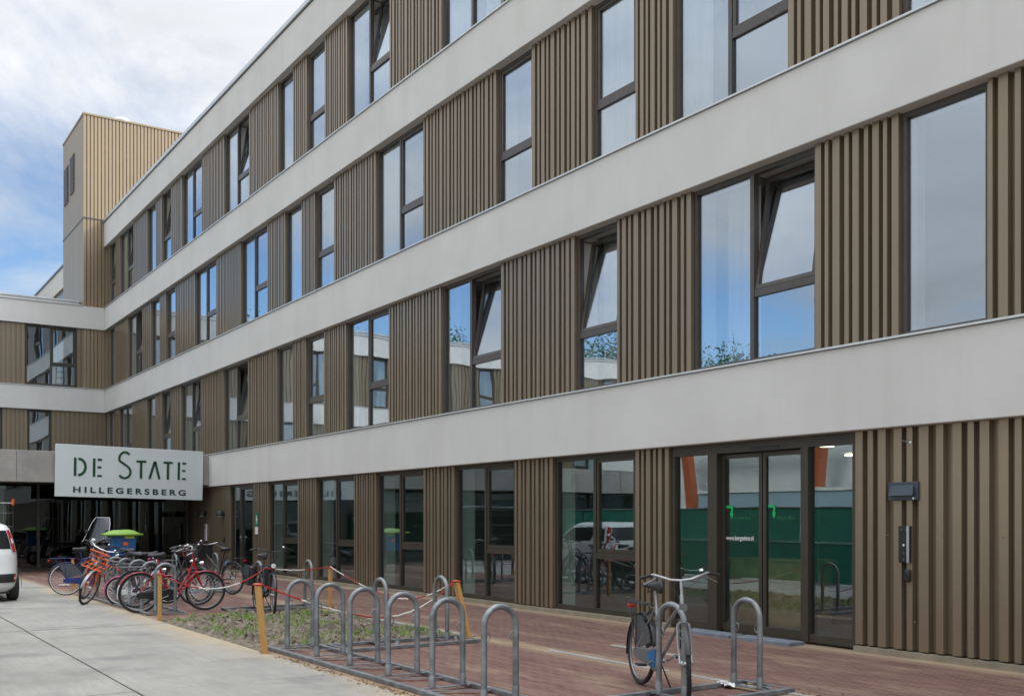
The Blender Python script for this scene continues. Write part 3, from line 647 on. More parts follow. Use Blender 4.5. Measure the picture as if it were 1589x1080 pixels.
mb = letter()
stroke(mb, [(228, 186), (228, 368)]); stroke(mb, arc(258, 279, 72, 80, 90, -90, 20))
def cut_e(x, y0, y1, x1):
    stroke(mb, [(x, y0), (x, y1)])
    for y, q in ((y0 + 11, x1), ((y0 + y1) / 2 - 3, x1 - 6), (y1 - 9, x1)): stroke(mb, [(x + 33, y), (q, y + 1)], .062)
mb = letter(); cut_e(415, 196, 376, 492)
S = arc(716, 196, 54, 62, 38, 205, 16) + [(690, 236), (722, 258), (752, 282)] + arc(716, 330, 58, 60, 28, -150, 16)
mb = letter(); stroke(mb, S, .068)
mb = letter(); stroke(mb, [(832, 224), (928, 228)], .066); stroke(mb, [(878, 232), (878, 394)])
mb = letter(); stroke(mb, [(962, 396), (1012, 226)], .072); stroke(mb, [(1014, 226), (1060, 400)], .072)
mb = letter(); stroke(mb, [(1097, 236), (1190, 240)], .066); stroke(mb, [(1143, 244), (1143, 404)])
mb = letter(); cut_e(1250, 234, 406, 1321)
for q in letters: q.build("letter", "sign_green", sign)
Mt = T((.006, sx(212), sz(212, 532))) @ RZ(R(90)) @ RX(R(90))
text_mesh("HILLEGERSBERG", .2, Mt, "sign_dark", "sub_lettering", sign, spacing=1.5, depth=.004, fit=(sx(1322) - sx(212), .185), bold=.006)

# ------------------------------------------------------------------ small things on the facade
def wall_lamp(x, z, label):
    t = thing("wall_lamp", label, "wall lamp", (x, YC, z), group="round wall lamps by the side door")
    MB().lathe([(.05, 0), (.05, .05), (.04, .06)], 14, M=RX(R(90))).build("bracket", "black_plastic", t)
    mb = MB(); mb.lathe([(.02, .15), (.09, .13), (.125, .07), (.13, .0), (.125, -.03)], 20, M=T((0, -.13, -.03))); mb.build("lamp_shade", "black_plastic", t)
    MB().lathe([(.10, -.028), (.10, -.045), (.06, -.05)], 16, M=T((0, -.13, -.03))).build("diffuser", "lamp_clear", t)
wall_lamp(-34.15, 1.80, "round black wall lamp under the right end of the sign board"); wall_lamp(-32.30, 1.80, "round black wall lamp close to the hinged glass door")
def panel_thing(name, label, cat, x, z, w, h, d, mat, bevel=.006):
    t = thing(name, label, cat, (x, YC, z)); MB().box(-w / 2, w / 2, -d, -.001, -h / 2, h / 2).build("body", mat, t, bevel=bevel); return t
t = panel_thing("intercom", "narrow white door intercom on the shaded cladding below the sign", "intercom", -34.1, 1.20, .16, .55, .05, "white_plastic")
mb = MB(); mb.box(-.05, .05, -.056, -.05, .12, .22); [mb.lathe([(.018, 0), (.016, .008)], 10, M=T((0, -.05, .02 - k * .07)) @ RX(R(90))) for k in range(3)]; mb.build("button_panel", "grey_plastic", t)
t = panel_thing("card_reader", "small black card reader left of the hinged glass door", "card reader", -32.25, 1.0, .08, .16, .04, "black_plastic"); MB().box(-.008, .008, -.045, -.041, .02, .05).build("indicator", "lamp_clear", t)
t = panel_thing("door_sign", "green and white safety sign on cladding beside hinged door", "sign", -29.30, 1.63, .28, .40, .012, "safety_green", 0)
mb = MB(); mb.box(-.13, .13, -.016, -.0125, -.44, -.22); mb.build("lower_plate", "white_plastic", t)
mb = MB(); mb.lathe([(.035, 0), (.034, .003)], 12, M=T((0, -.013, .08)) @ RX(R(90))); mb.box(-.03, .05, -.016, -.013, -.06, .04); mb.box(-.07, -.03, -.016, -.013, .0, .02); mb.box(-.02, .0, -.016, -.013, -.13, -.06); mb.box(.03, .05, -.016, -.013, -.13, -.06); mb.build("pictogram", "white_plastic", t)
t = panel_thing("letter_box", "dark blue grey letter slot with tilted flap beside entrance", "letter box", -7.52, 1.94, .40, .215, .03, "blue_grey" if False else "black_slate" if "black_slate" in MAT else "grey_plastic")
t.children[0].data.materials[0] = simple("slate_paint", (.045, .062, .082), .4, .2)
mb = MB(); mb.hexa([(-.165, -.034, -.055), (.165, -.034, -.055), (-.165, -.085, -.055), (.165, -.085, -.055), (-.15, -.034, .07), (.15, -.034, .07), (-.15, -.045, .07), (.15, -.045, .07)]); mb.build("flap", "slate_paint", t, bevel=.004)
MB().lathe([(.014, 0), (.013, .012)], 10, M=T((.15, -.03, -.085)) @ RX(R(90))).build("lock", "chrome", t)
t = panel_thing("intercom", "black and silver video intercom panel below the letter slot", "intercom", -7.50, 1.32, .15, .43, .035, "black_plastic", .004)
MB().box(-.045, .045, -.041, -.036, -.205, .205).build("screen", "black_paint", t); mb = MB(); mb.lathe([(.014, 0), (.013, .003)], 12, M=T((0, -.041, -.01)) @ RX(R(90))); mb.build("camera_lens", "lamp_clear", t)
mb = MB(); [mb.lathe([(.010, 0), (.009, .003)], 8, M=T((x, -.041, z)) @ RX(R(90))) for x, z in ((0, -.10), (0, -.18), (-.03, .17), (.03, .17))]; mb.build("button", "grey_plastic", t)
mb = MB(); mb.box(.046, .078, -.052, -.036, -.215, .215); mb.build("side_rail", "alloy", t)
t = panel_thing("key_box", "small rounded black key box under the video intercom", "key box", -7.46, .955, .07, .15, .05, "black_plastic", .02); MB().box(-.02, .02, -.054, -.05, -.04, .03).build("cover", "black_paint", t)
t = thing("camera_bracket", "small pale cable clip on cladding high above the letter slot", "clip", (-7.46, YC, 2.52)); MB().tube([(-.09, -.01, .02), (-.03, -.02, .0), (.03, -.03, -.01), (.06, -.03, .01)], .007, 6).build("arm", "galvanised", t); MB().lathe([(.012, 0), (.017, .012), (.01, .02)], 10, M=T((.05, -.03, -.02)) @ RX(R(70))).build("head", "white_plastic", t)
for k, (x0, x1) in enumerate(((-10.95, -10.02), (-9.92, -8.95))):
    mb = MB(); mb.box(x0, x1, 10.18, 10.47, -.05, .045)
    tag(mb.build("door_step", "bluestone", bevel=.008), ("left" if k == 0 else "right") + " half of the bluestone doorstep at the sliding door", "doorstep")
# rag of white plastic
mb = MB(); mb.grid(lambda u, v: (-7.22 + .22 * u + .03 * math.sin(v * 9), 7.14 + .12 * v + .02 * math.sin(u * 14), .012 + .05 * abs(math.sin(u * 9 + v * 5)) * (1 - abs(v - .5))), 14, 8)
tag(mb.build("plastic_wrapper", "paper", angle=25), "crumpled white plastic wrapper lying by the right hand rack", "litter")
mb = MB(); mb.grid(lambda u, v: (-27.0 + .16 * u, 4.72 + .22 * v, .012 + .03 * abs(math.sin(u * 7 + v * 6))), 6, 6)
tag(mb.build("paper_scrap", "paper", angle=25), "small white paper scrap on bricks near the blue bicycle", "litter")

# ------------------------------------------------------------------ bicycle racks
def hoop(parent, M):
    mb = MB(); h, w, r = .82, .165, .028
    pts = [(-w, 0, 0), (-w, 0, h - w)] + [(-w * math.cos(R(a)), 0, h - w + w * math.sin(R(a))) for a in range(15, 180, 15)] + [(w, 0, h - w), (w, 0, 0)]
    mb.tube(pts, r, 12)
    for s in (-1, 1):  # welded eyes for a lock
        mb.tube([(s * (w - .026) - s * .038 * math.sin(R(a)), 0, .56 + .038 * math.cos(R(a))) for a in range(0, 181, 20)], .006, 6)
        mb.box(s * w - .03, s * w + .03, -.03, .03, 0, .012)
        mb.lathe([(.0325, .0), (.0325, .11), (.030, .115)], 12, M=T((s * w, 0, 0)))
    mb.lathe([(.007, 0), (.007, .004)], 8, M=T((0, -.006, h + .0285))); mb.tf(M); return mb.build("hoop", "galvanised", parent)
def rack(label, loc, rz, xs, x0, x1, y0=-.32, y1=.28):
    """rails run along local x; every hoop stands across them"""
    t = thing("bicycle_rack", label, "bicycle rack", loc, rz, "galvanised hoop racks for bicycles")
    for y in (y0, y1):
        mb = MB(); mb.box(x0, x1, y - .03, y + .03, .035, .041); mb.box(x0, x1, y - .03, y - .024, 0, .035); mb.build("rail", "galvanised", t, bevel=.002)
    for x in xs:
        mb = MB()
        mb.hexa([(x - .03, y0, .028), (x + .03, y0, .028), (x - .03, y1, .028), (x + .03, y1, .028), (x - .03, y0, .036), (x + .03, y0, .036), (x - .03, y1, .036), (x + .03, y1, .036)])
        mb.hexa([(x + .03, y0, .022), (x + .08, y0, .022), (x + .36, y1, .022), (x + .41, y1, .022), (x + .03, y0, .027), (x + .08, y0, .027), (x + .36, y1, .027), (x + .41, y1, .027)])
        mb.build("cross_strip", "galvanised", t)
    for x in (x0, x1 - .05): MB().box(x, x + .05, y0 + .03, y1 - .03, .034, .040).build("end_strip", "galvanised", t)
    for x in xs: hoop(t, T((x, 0, .03)) @ RZ(R(90)))
    return t
rack("empty galvanised rack of six hoops along the concrete road edge", (-12.1, 4.90, 0), 0, [0, .91, 1.82, 2.73, 3.64, 4.55], -.22, 5.1)
rack("galvanised rack on the road edge holding the red and blue bicycles", (-22.55, 4.85, 0), 0, [0, .91, 1.82, 2.73, 3.64, 4.55], -.6, 4.75)
rack("galvanised rack of two hoops at the right end of the soil bed", (-11.85, 5.88, 0), R(90), [0, .88], -.62, 1.3)
rack("galvanised rack where the silver bicycle is parked by the entrance", (-6.87, 6.28, 0), R(90), [0, .95], -1.0, 1.22)
rack("galvanised rack beside the lone black bicycle at the left end of the soil bed", (-17.95, 6.48, 0), R(90), [0, .95], -.6, 1.3)
rack("galvanised rack behind the red bicycle where the black crate bicycle stands", (-23.0, 6.4, 0), R(90), [0, .9], -.6, 1.3)

# ------------------------------------------------------------------ bicycles
def lerp(a, b, t): return tuple(a[i] + (b[i] - a[i]) * t for i in range(3))
def wheel(parent, M, r, tyre="tyre_rubber", rim="rim_metal", w=.021, wall=None):
    mb = MB(); n = 28
    for k in range(n):
        a = 2 * math.pi * k / n; b = a + (.35 if k % 2 else -.35); s = .03 if k % 4 < 2 else -.03
        mb.tube([(.025 * math.cos(b), s, .025 * math.sin(b)), ((r - .045) * math.cos(a), 0, (r - .045) * math.sin(a))], .0014, 3, cap=False)
    mb.lathe([(.012, -.055), (.03, -.04), (.03, -.03), (.018, -.02), (.018, .02), (.03, .03), (.03, .04), (.012, .055)], 10, M=RX(R(90))); mb.tf(M); h = mb.build("wheel", "alloy", parent)
    mb = MB(); mb.tube([((r - w) * math.cos(2 * math.pi * k / 40), 0, (r - w) * math.sin(2 * math.pi * k / 40)) for k in range(40)], w, 8, closed=True); mb.tf(M); mb.build("tyre", tyre, h)
    if wall:
        for s in (-1, 1):
            mb = MB(); mb.tube([((r - w - .008) * math.cos(2 * math.pi * k / 40), s * w * .62, (r - w - .008) * math.sin(2 * math.pi * k / 40)) for k in range(40)], .0125, 6, closed=True); mb.tf(M); mb.build("tyre_wall", wall, h)
    mb = MB(); mb.tube([((r - .045) * math.cos(2 * math.pi * k / 40), 0, (r - .045) * math.sin(2 * math.pi * k / 40)) for k in range(40)], .011, 6, closed=True); mb.tf(M); mb.build("rim", rim, h)
def mudguard(parent, M, r, a0, a1, mat, w=.028, tail=None):
    def fn(u, v):
        a = R(a0 + (a1 - a0) * u); q = (v - .5) * 2; rr = r + .018 - .010 * q * q; return (rr * math.cos(a), q * w, rr * math.sin(a))
    mb = MB(); mb.grid(fn, 24, 4); mb.tf(M); o = mb.build("mudguard", mat, parent, angle=80)
    if tail:
        def fn2(u, v):
            a = R(a1 - (a1 - a0) * .22 * (1 - u)); q = (v - .5) * 2; rr = r + .021 - .010 * q * q; return (rr * math.cos(a), q * (w + .002), rr * math.sin(a))
        mb = MB(); mb.grid(fn2, 8, 4); mb.tf(M); mb.build("tail_patch", tail, o, angle=80)
def bicycle(label, loc, rz, frame="black_paint", style="loop", bar="swept", bar_mat="chrome", guard=None, tail=None, tyre="tyre_rubber", wall=None, rim="rim_metal", steer=0, lean=0, k=1.0, carrier="black_paint", chaincase="black_plastic", skirt=None, fork=None, front=None, pannier=None, stand=True, grip="black_plastic", saddle="leather", lamp="chrome", rear_lock=None, patch=None, screen=False):
    t = thing("bicycle", label, "bicycle", loc, rz, "bicycles parked at the racks", tilt=(lean, 0)); t.rotation_euler = (lean, 0, rz)
    r = .345 * k; wb = 1.10; S = lambda p: Vector((p[0] * k, p[1] * k, p[2] * k)); fork = fork or frame; guard = guard or frame
    rh, fh, bb = Vector((0, 0, r)), Vector((wb * k, 0, r)), S((.46, 0, .29)); st = S((.31, 0, .80)); sd = S((.265, 0, .97)); hb, ht = S((.935, 0, .70)), S((.875, 0, .93)); sm = S((.84, 0, 1.06))
    wheel(t, T(rh), r, tyre, rim, wall=wall)
    mb = MB(); mb.tube([bb, st], .016, 8); mb.tube([bb, st, sd], [.012, .0135, .0135], 8); mb.tube([hb, ht], .019, 8)
    for s in (-1, 1):
        mb.tube([rh + Vector((0, .055 * s, 0)), S((.25, .045 * s, .315)), bb + Vector((0, .03 * s, 0))], .009, 6); mb.tube([rh + Vector((0, .055 * s, 0)), st + Vector((0, .02 * s, -.04))], .008, 6)
    if style == "loop":
        mb.tube([ht - (ht - hb) * .25, S((.80, 0, .62)), S((.66, 0, .40)), S((.54, 0, .345)), S((.42, 0, .46))], .0155, 8); mb.tube([hb, S((.80, 0, .46)), S((.64, 0, .30)), bb], .0165, 8)
    elif style == "twin":
        mb.tube([ht - (ht - hb) * .25, S((.40, 0, .50))], .0155, 8); mb.tube([hb + (ht - hb) * .15, bb], .0175, 8)
    elif style == "thick":
        mb.tube([hb + (ht - hb) * .5, S((.75, 0, .60)), S((.55, 0, .36)), bb], .026, 10); mb.tube([ht - (ht - hb) * .05, S((.68, 0, .66)), S((.42, 0, .46))], .014, 8)
    else:
        mb.tube([ht - (ht - hb) * .18, st - (st - bb) * .08], .0155, 8); mb.tube([hb + (ht - hb) * .1, bb], .0175, 8)
    mb.lathe([(.024, -.04), (.024, .04)], 12, M=T(bb) @ RX(R(90))); mb.build("frame", frame, t)
    # front end turns about the steering axis
    ax = (ht - hb).normalized(); MS = T(hb) @ Matrix.Rotation(steer, 4, ax) @ T(-hb)
    mb = MB(); mb.tube([sm, ht, hb], .013, 8)
    for s in (-1, 1): mb.tube([hb, hb + Vector((.005, .05 * s, -.03)) * k, S((.985, .055 * s, .52)), fh + Vector((0, .055 * s, 0))], [.016, .014, .013, .009], 7)
    mb.tf(MS); mb.build("fork", fork, t)
    wheel(t, MS @ T(fh), r, tyre, rim, wall=wall)
    mudguard(t, MS @ T(fh), r, 20, 165, guard); mudguard(t, T(rh), r, 15, 195, guard, tail=tail)
    mb = MB()
    if bar == "swept": hp = [(-.17, 0, 1.06)] and [(.66, .29, 1.075), (.80, .26, 1.10), (.885, .17, 1.10), (.87, .06, 1.07), (.84, 0, 1.06)]
    elif bar == "flat": hp = [(.71, .34, 1.09), (.79, .24, 1.12), (.87, .09, 1.07), (.84, 0, 1.06)]
    else: hp = [(.60, .27, 1.10), (.74, .27, 1.18), (.88, .22, 1.20), (.88, .05, 1.08), (.84, 0, 1.06)]
    L = [S(p) for p in hp]; Rr = [Vector((p.x, -p.y, p.z)) for p in reversed(L[:-1])]
    mb.tube(L + Rr, .011, 8); mb.tube([sm, ht], .0115, 8)
    for s in (-1, 1):
        a = L[0] + (L[1] - L[0]) * .95; p = [a, a + S((.06, -.02, -.03)), L[0] + S((.05, -.01, -.06))]; mb.tube([Vector((q.x, q.y * s, q.z)) for q in p], .006, 5)
    mb.tf(MS); h = mb.build("handlebar", bar_mat, t)
    mb = MB()
    for s in (-1, 1):
        a = L[0] + (L[1] - L[0]) * .95; c0 = a + S((.10, -.02, -.02)); c1 = S((.97, .10, 1.03)); mb.tube([Vector((q.x, q.y * s, q.z)) for q in (a, c0, c0 * .5 + c1 * .5 + S((.02, 0, .01)), c1, S((.95, .03, .92)), hb + S((.05, .01, .05)))], .003, 4)
    mb.tf(MS); mb.build("brake_cable", "black_plastic", h)
    for s in (-1, 1):
        mb = MB(); d = (L[1] - L[0]).normalized(); mb.tube([Vector((q.x, q.y * s, q.z)) for q in (L[0] - d * .02, L[0] + d * .11 * k)], .0165, 8); mb.tf(MS); mb.build("grip", grip, h)
    mb = MB(); b = L[1] + Vector((.02, -.05, .02)); mb.lathe([(.0, .024), (.018, .018), (.026, 0), (.024, -.008)], 10, M=MS @ T(b)); mb.build("bell", "chrome", h)
    def sfn(u, v):
        a = 2 * math.pi * v; x = -.13 + .27 * u; wd = (.088 * (1 - max(0, (u - .25) / .75) ** .8 * .80)) * math.sqrt(max(0.0, 1 - (2 * u - 1) ** 8)) ; return (x, wd * math.cos(a), (.03 + .012 * (u - .3) ** 2 * 8) * math.sin(a) * math.sqrt(max(0, 1 - (2 * u - 1) ** 6)) + .012 * (1 - u))
    mb = MB(); mb.grid(sfn, 14, 14); [mb.tube([(-.07, .035 * s, -.01), (-.085, .03 * s, -.055), (0, .02 * s, -.03)], .006, 5) for s in (-1, 1)]; mb.tf(T(sd) @ Matrix.Scale(k * 1.15, 4)); mb.build("saddle", saddle, t, angle=80)
    if carrier:
        mb = MB(); z = .79
        for y in (-.06, -.02, .02, .06): mb.tube([S((-.32, y, z)), S((.20, y, z))], .0055, 5)
        for x in (-.32, -.15, .05, .20): mb.tube([S((x, -.065, z)), S((x, .065, z))], .006, 5)
        for s in (-1, 1):
            mb.tube([S((.0, .065 * s, .34)), S((-.04, .07 * s, z))], .006, 5); mb.tube([S((.0, .065 * s, .34)), S((-.22, .07 * s, z))], .006, 5); mb.tube([S((.20, .03 * s, z)), S((.29, .02 * s, .76))], .006, 5)
        mb.build("carrier", carrier, t)
    mb = MB(); mb.box(-.02, .012, -.035, .035, -.02, .02, M=T(S((-.34, 0, .74)))); mb.build("tail_lamp", "lamp_red", t, bevel=.006)
    mb = MB(); mb.lathe([(.012, -.05), (.032, -.03), (.04, .01), (.038, .025)], 12, M=MS @ T(hb + S((.09, 0, .13))) @ RY(R(90))); mb.build("head_lamp", lamp, t)
    if chaincase:
        mb = MB(); P = [(-.06, .03), (.0, .055), (.35, .075), (.46, .11), (.55, .08), (.58, .0), (.55, -.09), (.46, -.12), (.35, -.08), (.0, -.05), (-.06, -.03)]
        mb.prism([(a * k, b * k) for a, b in P], .03, M=T((0, -.035, .31 * k)) @ RX(R(90))); o = mb.build("chain_case", chaincase, t, bevel=.008)
        if patch: MB().prism([(.30 * k, .03), (.50 * k, .09), (.50 * k, -.08), (.40 * k, -.075)], .004, M=T((0, -.067, .31 * k)) @ RX(R(90))).build("patch", patch, o)
    mb = MB(); ca = R(200)
    mb.lathe([(.085, -.004), (.085, .004)], 24, M=T(bb + Vector((0, -.052 if not chaincase else -.05, 0))) @ RX(R(90)))
    for s, q in ((-1, 0), (1, math.pi)):
        e = bb + Vector((.17 * k * math.cos(ca + q), .075 * s, .17 * k * math.sin(ca + q))); mb.tube([bb + Vector((0, .07 * s, 0)), e], .009, 6)
    cr = mb.build("crank", "alloy", t)
    for s, q in ((-1, 0), (1, math.pi)):
        e = bb + Vector((.17 * k * math.cos(ca + q), .125 * s, .17 * k * math.sin(ca + q))); MB().box(-.045, .045, -.045, .045, -.012, .012, M=T(e)).build("pedal", "black_plastic", cr, bevel=.006)
    if skirt:
        for s in (-1, 1):
            mb = MB(); P = [(0, 0)] + [(r * .96 * math.cos(R(a)), r * .96 * math.sin(R(a))) for a in range(18, 118, 9)]
            mb.prism(P, .003, M=T((0, .045 * s, r)) @ RX(R(90))); mb.build("skirt_guard", skirt, t)
    if rear_lock:
        mb = MB(); mb.tube([(.17 + .0 * a, .06 * math.cos(R(a)), .66 + .06 * math.sin(R(a))) for a in range(-40, 221, 20)], .011, 6); mb.build("ring_lock", rear_lock, t)
    if stand: MB().tube([bb + Vector((-.06, .03, -.02)), S((.36, .17, .01)), S((.35, .21, .006))], .008, 6).build("kickstand", "black_paint", t)
    if front:
        kind, fm = front; mb = MB()
        if kind == "carrier":
            for (c, e1, e2) in ((S((1.03, 0, .80)), Vector((.17, 0, .0)), Vector((0, .19, 0))), (S((.93, 0, .93)), Vector((.05, 0, .13)), Vector((0, .19, 0)))):
                pts = [c - e1 - e2, c + e1 - e2, c + e1 + e2, c - e1 + e2]; mb.tube(pts, .012, 6, closed=True)
                for q in (-.5, 0, .5): mb.tube([c - e1 + e2 * q, c + e1 + e2 * q], .009, 5)
                mb.tube([c - e2, c + e2], .009, 5)
            for s in (-1, 1): mb.tube([S((1.15, .12 * s, .80)), fh + Vector((0, .07 * s, 0))], .009, 5)
            mb.tf(MS); mb.build("front_carrier", fm, t)
        else:
            x0, x1, w, z0, z1 = .90, 1.26, .23, .78, 1.05
            for q in (x0, x1 - .012): mb.box(q, q + .012, -w, w, z0, z1)
            for q in (-w, w - .012): mb.box(x0 + .012, x1 - .012, q, q + .012, z0, z1)
            mb.box(x0, x1, -w, w, z0 - .012, z0); mb.box(x0 - .012, x1 + .012, -w - .012, w + .012, z1, z1 + .022)
            mb.tf(Matrix.Scale(k, 4)); mb.tf(MS); mb.build("crate", fm, t, bevel=.006)
            mb = MB(); [mb.tube([S((1.12, .12 * s, .77)), fh + Vector((0, .07 * s, 0))], .009, 5) for s in (-1, 1)]; mb.tf(MS); mb.build("front_carrier", "black_paint", t)
    if pannier:
        for s in (-1, 1):
            mb = MB(); mb.box(-.30, .06, .075 if s > 0 else -.19, .19 if s > 0 else -.075, .44, .78); mb.build("pannier", pannier, t, bevel=.03)
            mb = MB(); mb.box(-.31, .07, (.192 if s > 0 else -.20), (.20 if s > 0 else -.192), .62, .80); mb.build("pannier_flap", "slate_paint", t)
    return t
bicycle("silver ladies bicycle with sweeping bars parked at a hoop by the sliding door", (-7.70, 6.63, 0), R(-19), "silver_paint", "twin", "flat", "alloy", guard="black_plastic", steer=R(-21), lean=R(-3), k=1.0, chaincase="grey_plastic", skirt="guard_film", patch="patch_blue", rear_lock="black_plastic", lamp="grey_plastic")
bicycle("red omafiets bicycle with white rear mudguard tip nearest the wooden post", (-18.35, 4.50, 0), R(88), "red_paint", "loop", "swept", "chrome", tail="white_paint", steer=R(-4), lean=R(6), skirt=None, k=1.02, chaincase="black_plastic")
bicycle("black bicycle with red fork half hidden behind the red bicycle", (-19.5, 4.72, 0), R(86), "black_paint", "loop", "swept", "chrome", guard="black_paint", fork="red_paint", steer=R(-8), lean=R(-4), saddle="leather", k=1.0)
bicycle("small white and pink child bicycle squeezed between the red bicycles", (-20.25, 4.62, 0), R(84), "white_paint", "thick", "flat", "white_plastic", guard="pink_plastic", carrier=None, chaincase="white_plastic", k=.78, grip="pink_plastic", wall=None, rim="white_plastic")
bicycle("silver bicycle with orange fork and orange front carrier facing the road", (-20.9, 5.27, 0), R(-92), "silver_paint", "diamond", "swept", "chrome", guard="silver_paint", steer=R(52), lean=R(-14), front=("carrier", "orange_paint"), fork="orange_paint", chaincase=None)
bicycle("slim dark red bicycle facing the road between blue and orange bicycles", (-22.35, 5.5, 0), R(-88), "dark_red_paint", "diamond", "flat", "black_paint", guard="black_paint", steer=R(56), lean=R(-3), chaincase=None, carrier=None)
bicycle("dark blue cargo carrier bicycle with white walled tyres leftmost at the racks", (-23.6, 4.28, 0), R(80), "blue_paint", "diamond", "high", "black_paint", wall="pale_tyre", carrier="blue_paint", chaincase="blue_paint", lean=R(-4), skirt="guard_film")
bicycle("black bicycle with a big black front crate and cyan ring lock", (-21.85, 7.30, 0), R(180 + 25), "black_paint", "twin", "flat", "alloy", front=("crate", "black_plastic"), rear_lock="cyan_plastic", lean=R(3), chaincase=None)
bicycle("lone black bicycle with panniers standing at the end of the soil bed", (-17.75, 6.38, 0), R(-6), "black_paint", "loop", "flat", "black_paint", pannier="black_plastic", steer=R(-9), lean=R(-3), lamp="white_plastic")
bicycle("old black bicycle with dark bars deepest among the parked bicycles", (-21.2, 5.9, 0), R(10), "black_paint", "loop", "swept", "black_paint", steer=R(12), lean=R(4))

# ------------------------------------------------------------------ posts with red and white barrier tape
def post(label, base, top, w=.085):
    t = thing("wooden_post", label, "post", (base[0], base[1], -.02), group="wooden posts around the soil bed")
    d = Vector((top[0] - base[0], top[1] - base[1], top[2])); u = Vector((1, 0, 0)); v = Vector((0, 1, 0)); h = w / 2
    p = []
    for o in (Vector((0, 0, 0)), d):
        for b in (-h, h):
            for a in (-h, h): p.append(o + u * a + v * b * .55)
    MB().hexa(p).build("stake", "post_wood", t, bevel=.004)
    mb = MB(); q = d * .985; mb.tube([q + Vector((a, b * .6, .0)) * 1.12 for a, b in ((-h, -h), (h, -h), (h, h), (-h, h))], .011, 6, closed=True); mb.build("tape_knot", "tape_red", t)
    return Vector((base[0], base[1], 0)) + d * .985
pA = post("straight wooden post in front of the red bicycle's crank", (-16.85, 4.45), (-16.85, 4.45, .77))
pB = post("leaning wooden post at the start of the empty hoop rack", (-11.98, 4.40), (-12.03, 4.33, .86), .10)
pC = post("upright wooden post in front of the glazed bay beyond the soil bed", (-17.05, 7.47), (-17.05, 7.47, .79))
pD = post("strongly tilted wooden post behind the two hoop rack", (-11.98, 7.27), (-12.15, 7.17, .80), .10)
pE = post("wooden post behind the blue bicycle's rear wheel", (-24.9, 4.68), (-24.95, 4.66, .76))
def tape(label, pts, seg=.62, r=.013, first=0):
    P = [Vector(p) for p in pts]; line = []
    for a, b, sag in zip(P[:-1], P[1:], [p[3] if len(p) > 3 else 0 for p in pts[1:]]):
        n = max(12, int((b - a).length / .06))
        for i in range(n): u = i / n; line.append(a.lerp(b, u) - Vector((0, 0, 4 * sag * u * (1 - u))))
    line.append(P[-1]); mb = MB(); acc = 0; i = 0; c = first
    while i < len(line) - 1:
        j = i; l = 0
        while j < len(line) - 1 and l < seg: l += (line[j + 1] - line[j]).length; j += 1
        mb.tube([p + Vector((0, 0, .004 * math.sin(q * 2.2))) for q, p in enumerate(line[i:j + 1])], r, 6, m=c % 2, flat=.55); i = j; c += 1
    o = mb.build("barrier_tape", ["tape_red", "tape_white"]); tag(o, label, "barrier tape", "red and white barrier tape between the posts"); return o
def tp(v, sag=0): return (v.x, v.y, v.z, sag)
class V4(tuple): pass
def tape2(label, seq, **k):
    pts = []
    for v, sag in seq: pts.append((v.x, v.y, v.z, sag))
    P = [Vector(p[:3]) for p in pts]; sags = [p[3] for p in pts[1:]]; line = []
    for a, b, sag in zip(P[:-1], P[1:], sags):
        n = max(12, int((b - a).length / .06))
        for i in range(n): u = i / n; line.append(a.lerp(b, u) - Vector((0, 0, 4 * sag * u * (1 - u))))
    line.append(P[-1]); mb = MB(); i = 0; c = k.get("first", 0); seg = k.get("seg", .62)
    while i < len(line) - 1:
        j = i; l = 0
        while j < len(line) - 1 and l < seg: l += (line[j + 1] - line[j]).length; j += 1
        mb.tube([p + Vector((0, 0, .004 * math.sin(q * 2.2))) for q, p in enumerate(line[i:j + 1])], .0095, 6, m=c % 2, flat=.55); i = j; c += 1
    return tag(mb.build("barrier_tape", ["tape_red", "tape_white"]), label, "barrier tape", "red and white barrier tape between the posts")
tape2("red and white tape from the red bicycle's post past the lone black bicycle", [(pA, 0), (Vector((-16.7, 6.15, .80)), .30), (pC, .05)])
tape2("red and white tape drooping along the front of the soil bed between two posts", [(pB, 0), (Vector((-12.2, 5.9, .34)), .05), (pD, .16)], first=0)
tape2("red and white tape falling steeply from the far upright post to the tilted post", [(pC, 0), (Vector((-14.6, 7.35, .42)), .04), (pD, .14)], first=1)

# ------------------------------------------------------------------ white car
car = thing("parked_car", "small white hatchback seen from behind at the left edge of the road", "car", (-22.15, 2.42, 0), R(180))
LV = [(.20, .14, 3.46, .70), (.30, .03, 3.60, .79), (.50, .0, 3.64, .815), (.62, .035, 3.63, .82), (.80, .06, 3.58, .82), (.93, .08, 3.40, .81), (1.00, .105, 2.95, .79), (1.15, .145, 2.66, .755), (1.30, .195, 2.40, .715), (1.42, .25, 2.20, .67), (1.50, .33, 2.05, .61), (1.545, .50, 1.90, .50), (1.56, .8, 1.65, .3)]
def cp(z, a, off=0.0):
    for i in range(len(LV) - 1):
        if z <= LV[i + 1][0]: break
    A, B = LV[i], LV[i + 1]; t = max(0, min(1, (z - A[0]) / (B[0] - A[0]))); xr, xf, hw = (A[j] + (B[j] - A[j]) * t for j in (1, 2, 3))
    cx, ax = (xr + xf) / 2, (xf - xr) / 2; n = 5.0; c, s = math.cos(a), math.sin(a)
    return Vector((cx + (ax + off) * math.copysign(abs(c) ** (2 / n), c), (hw + off) * math.copysign(abs(s) ** (2 / n), s), z))
mb = MB(); zs = [l[0] for l in LV]; zz = sorted(set(zs + [(a + b) / 2 for a, b in zip(zs[:-1], zs[1:])])); n = 72
vs = [cp(z, 2 * math.pi * (k + .5) / n) for z in zz for k in range(n)]
fs = [(i * n + k, i * n + (k + 1) % n, (i + 1) * n + (k + 1) % n, (i + 1) * n + k) for i in range(len(zz) - 1) for k in range(n)] + [tuple(range(n - 1, -1, -1)), tuple((len(zz) - 1) * n + k for k in range(n))]
mb.add(vs, fs); mb.build("body", "car_paint", car, angle=45)
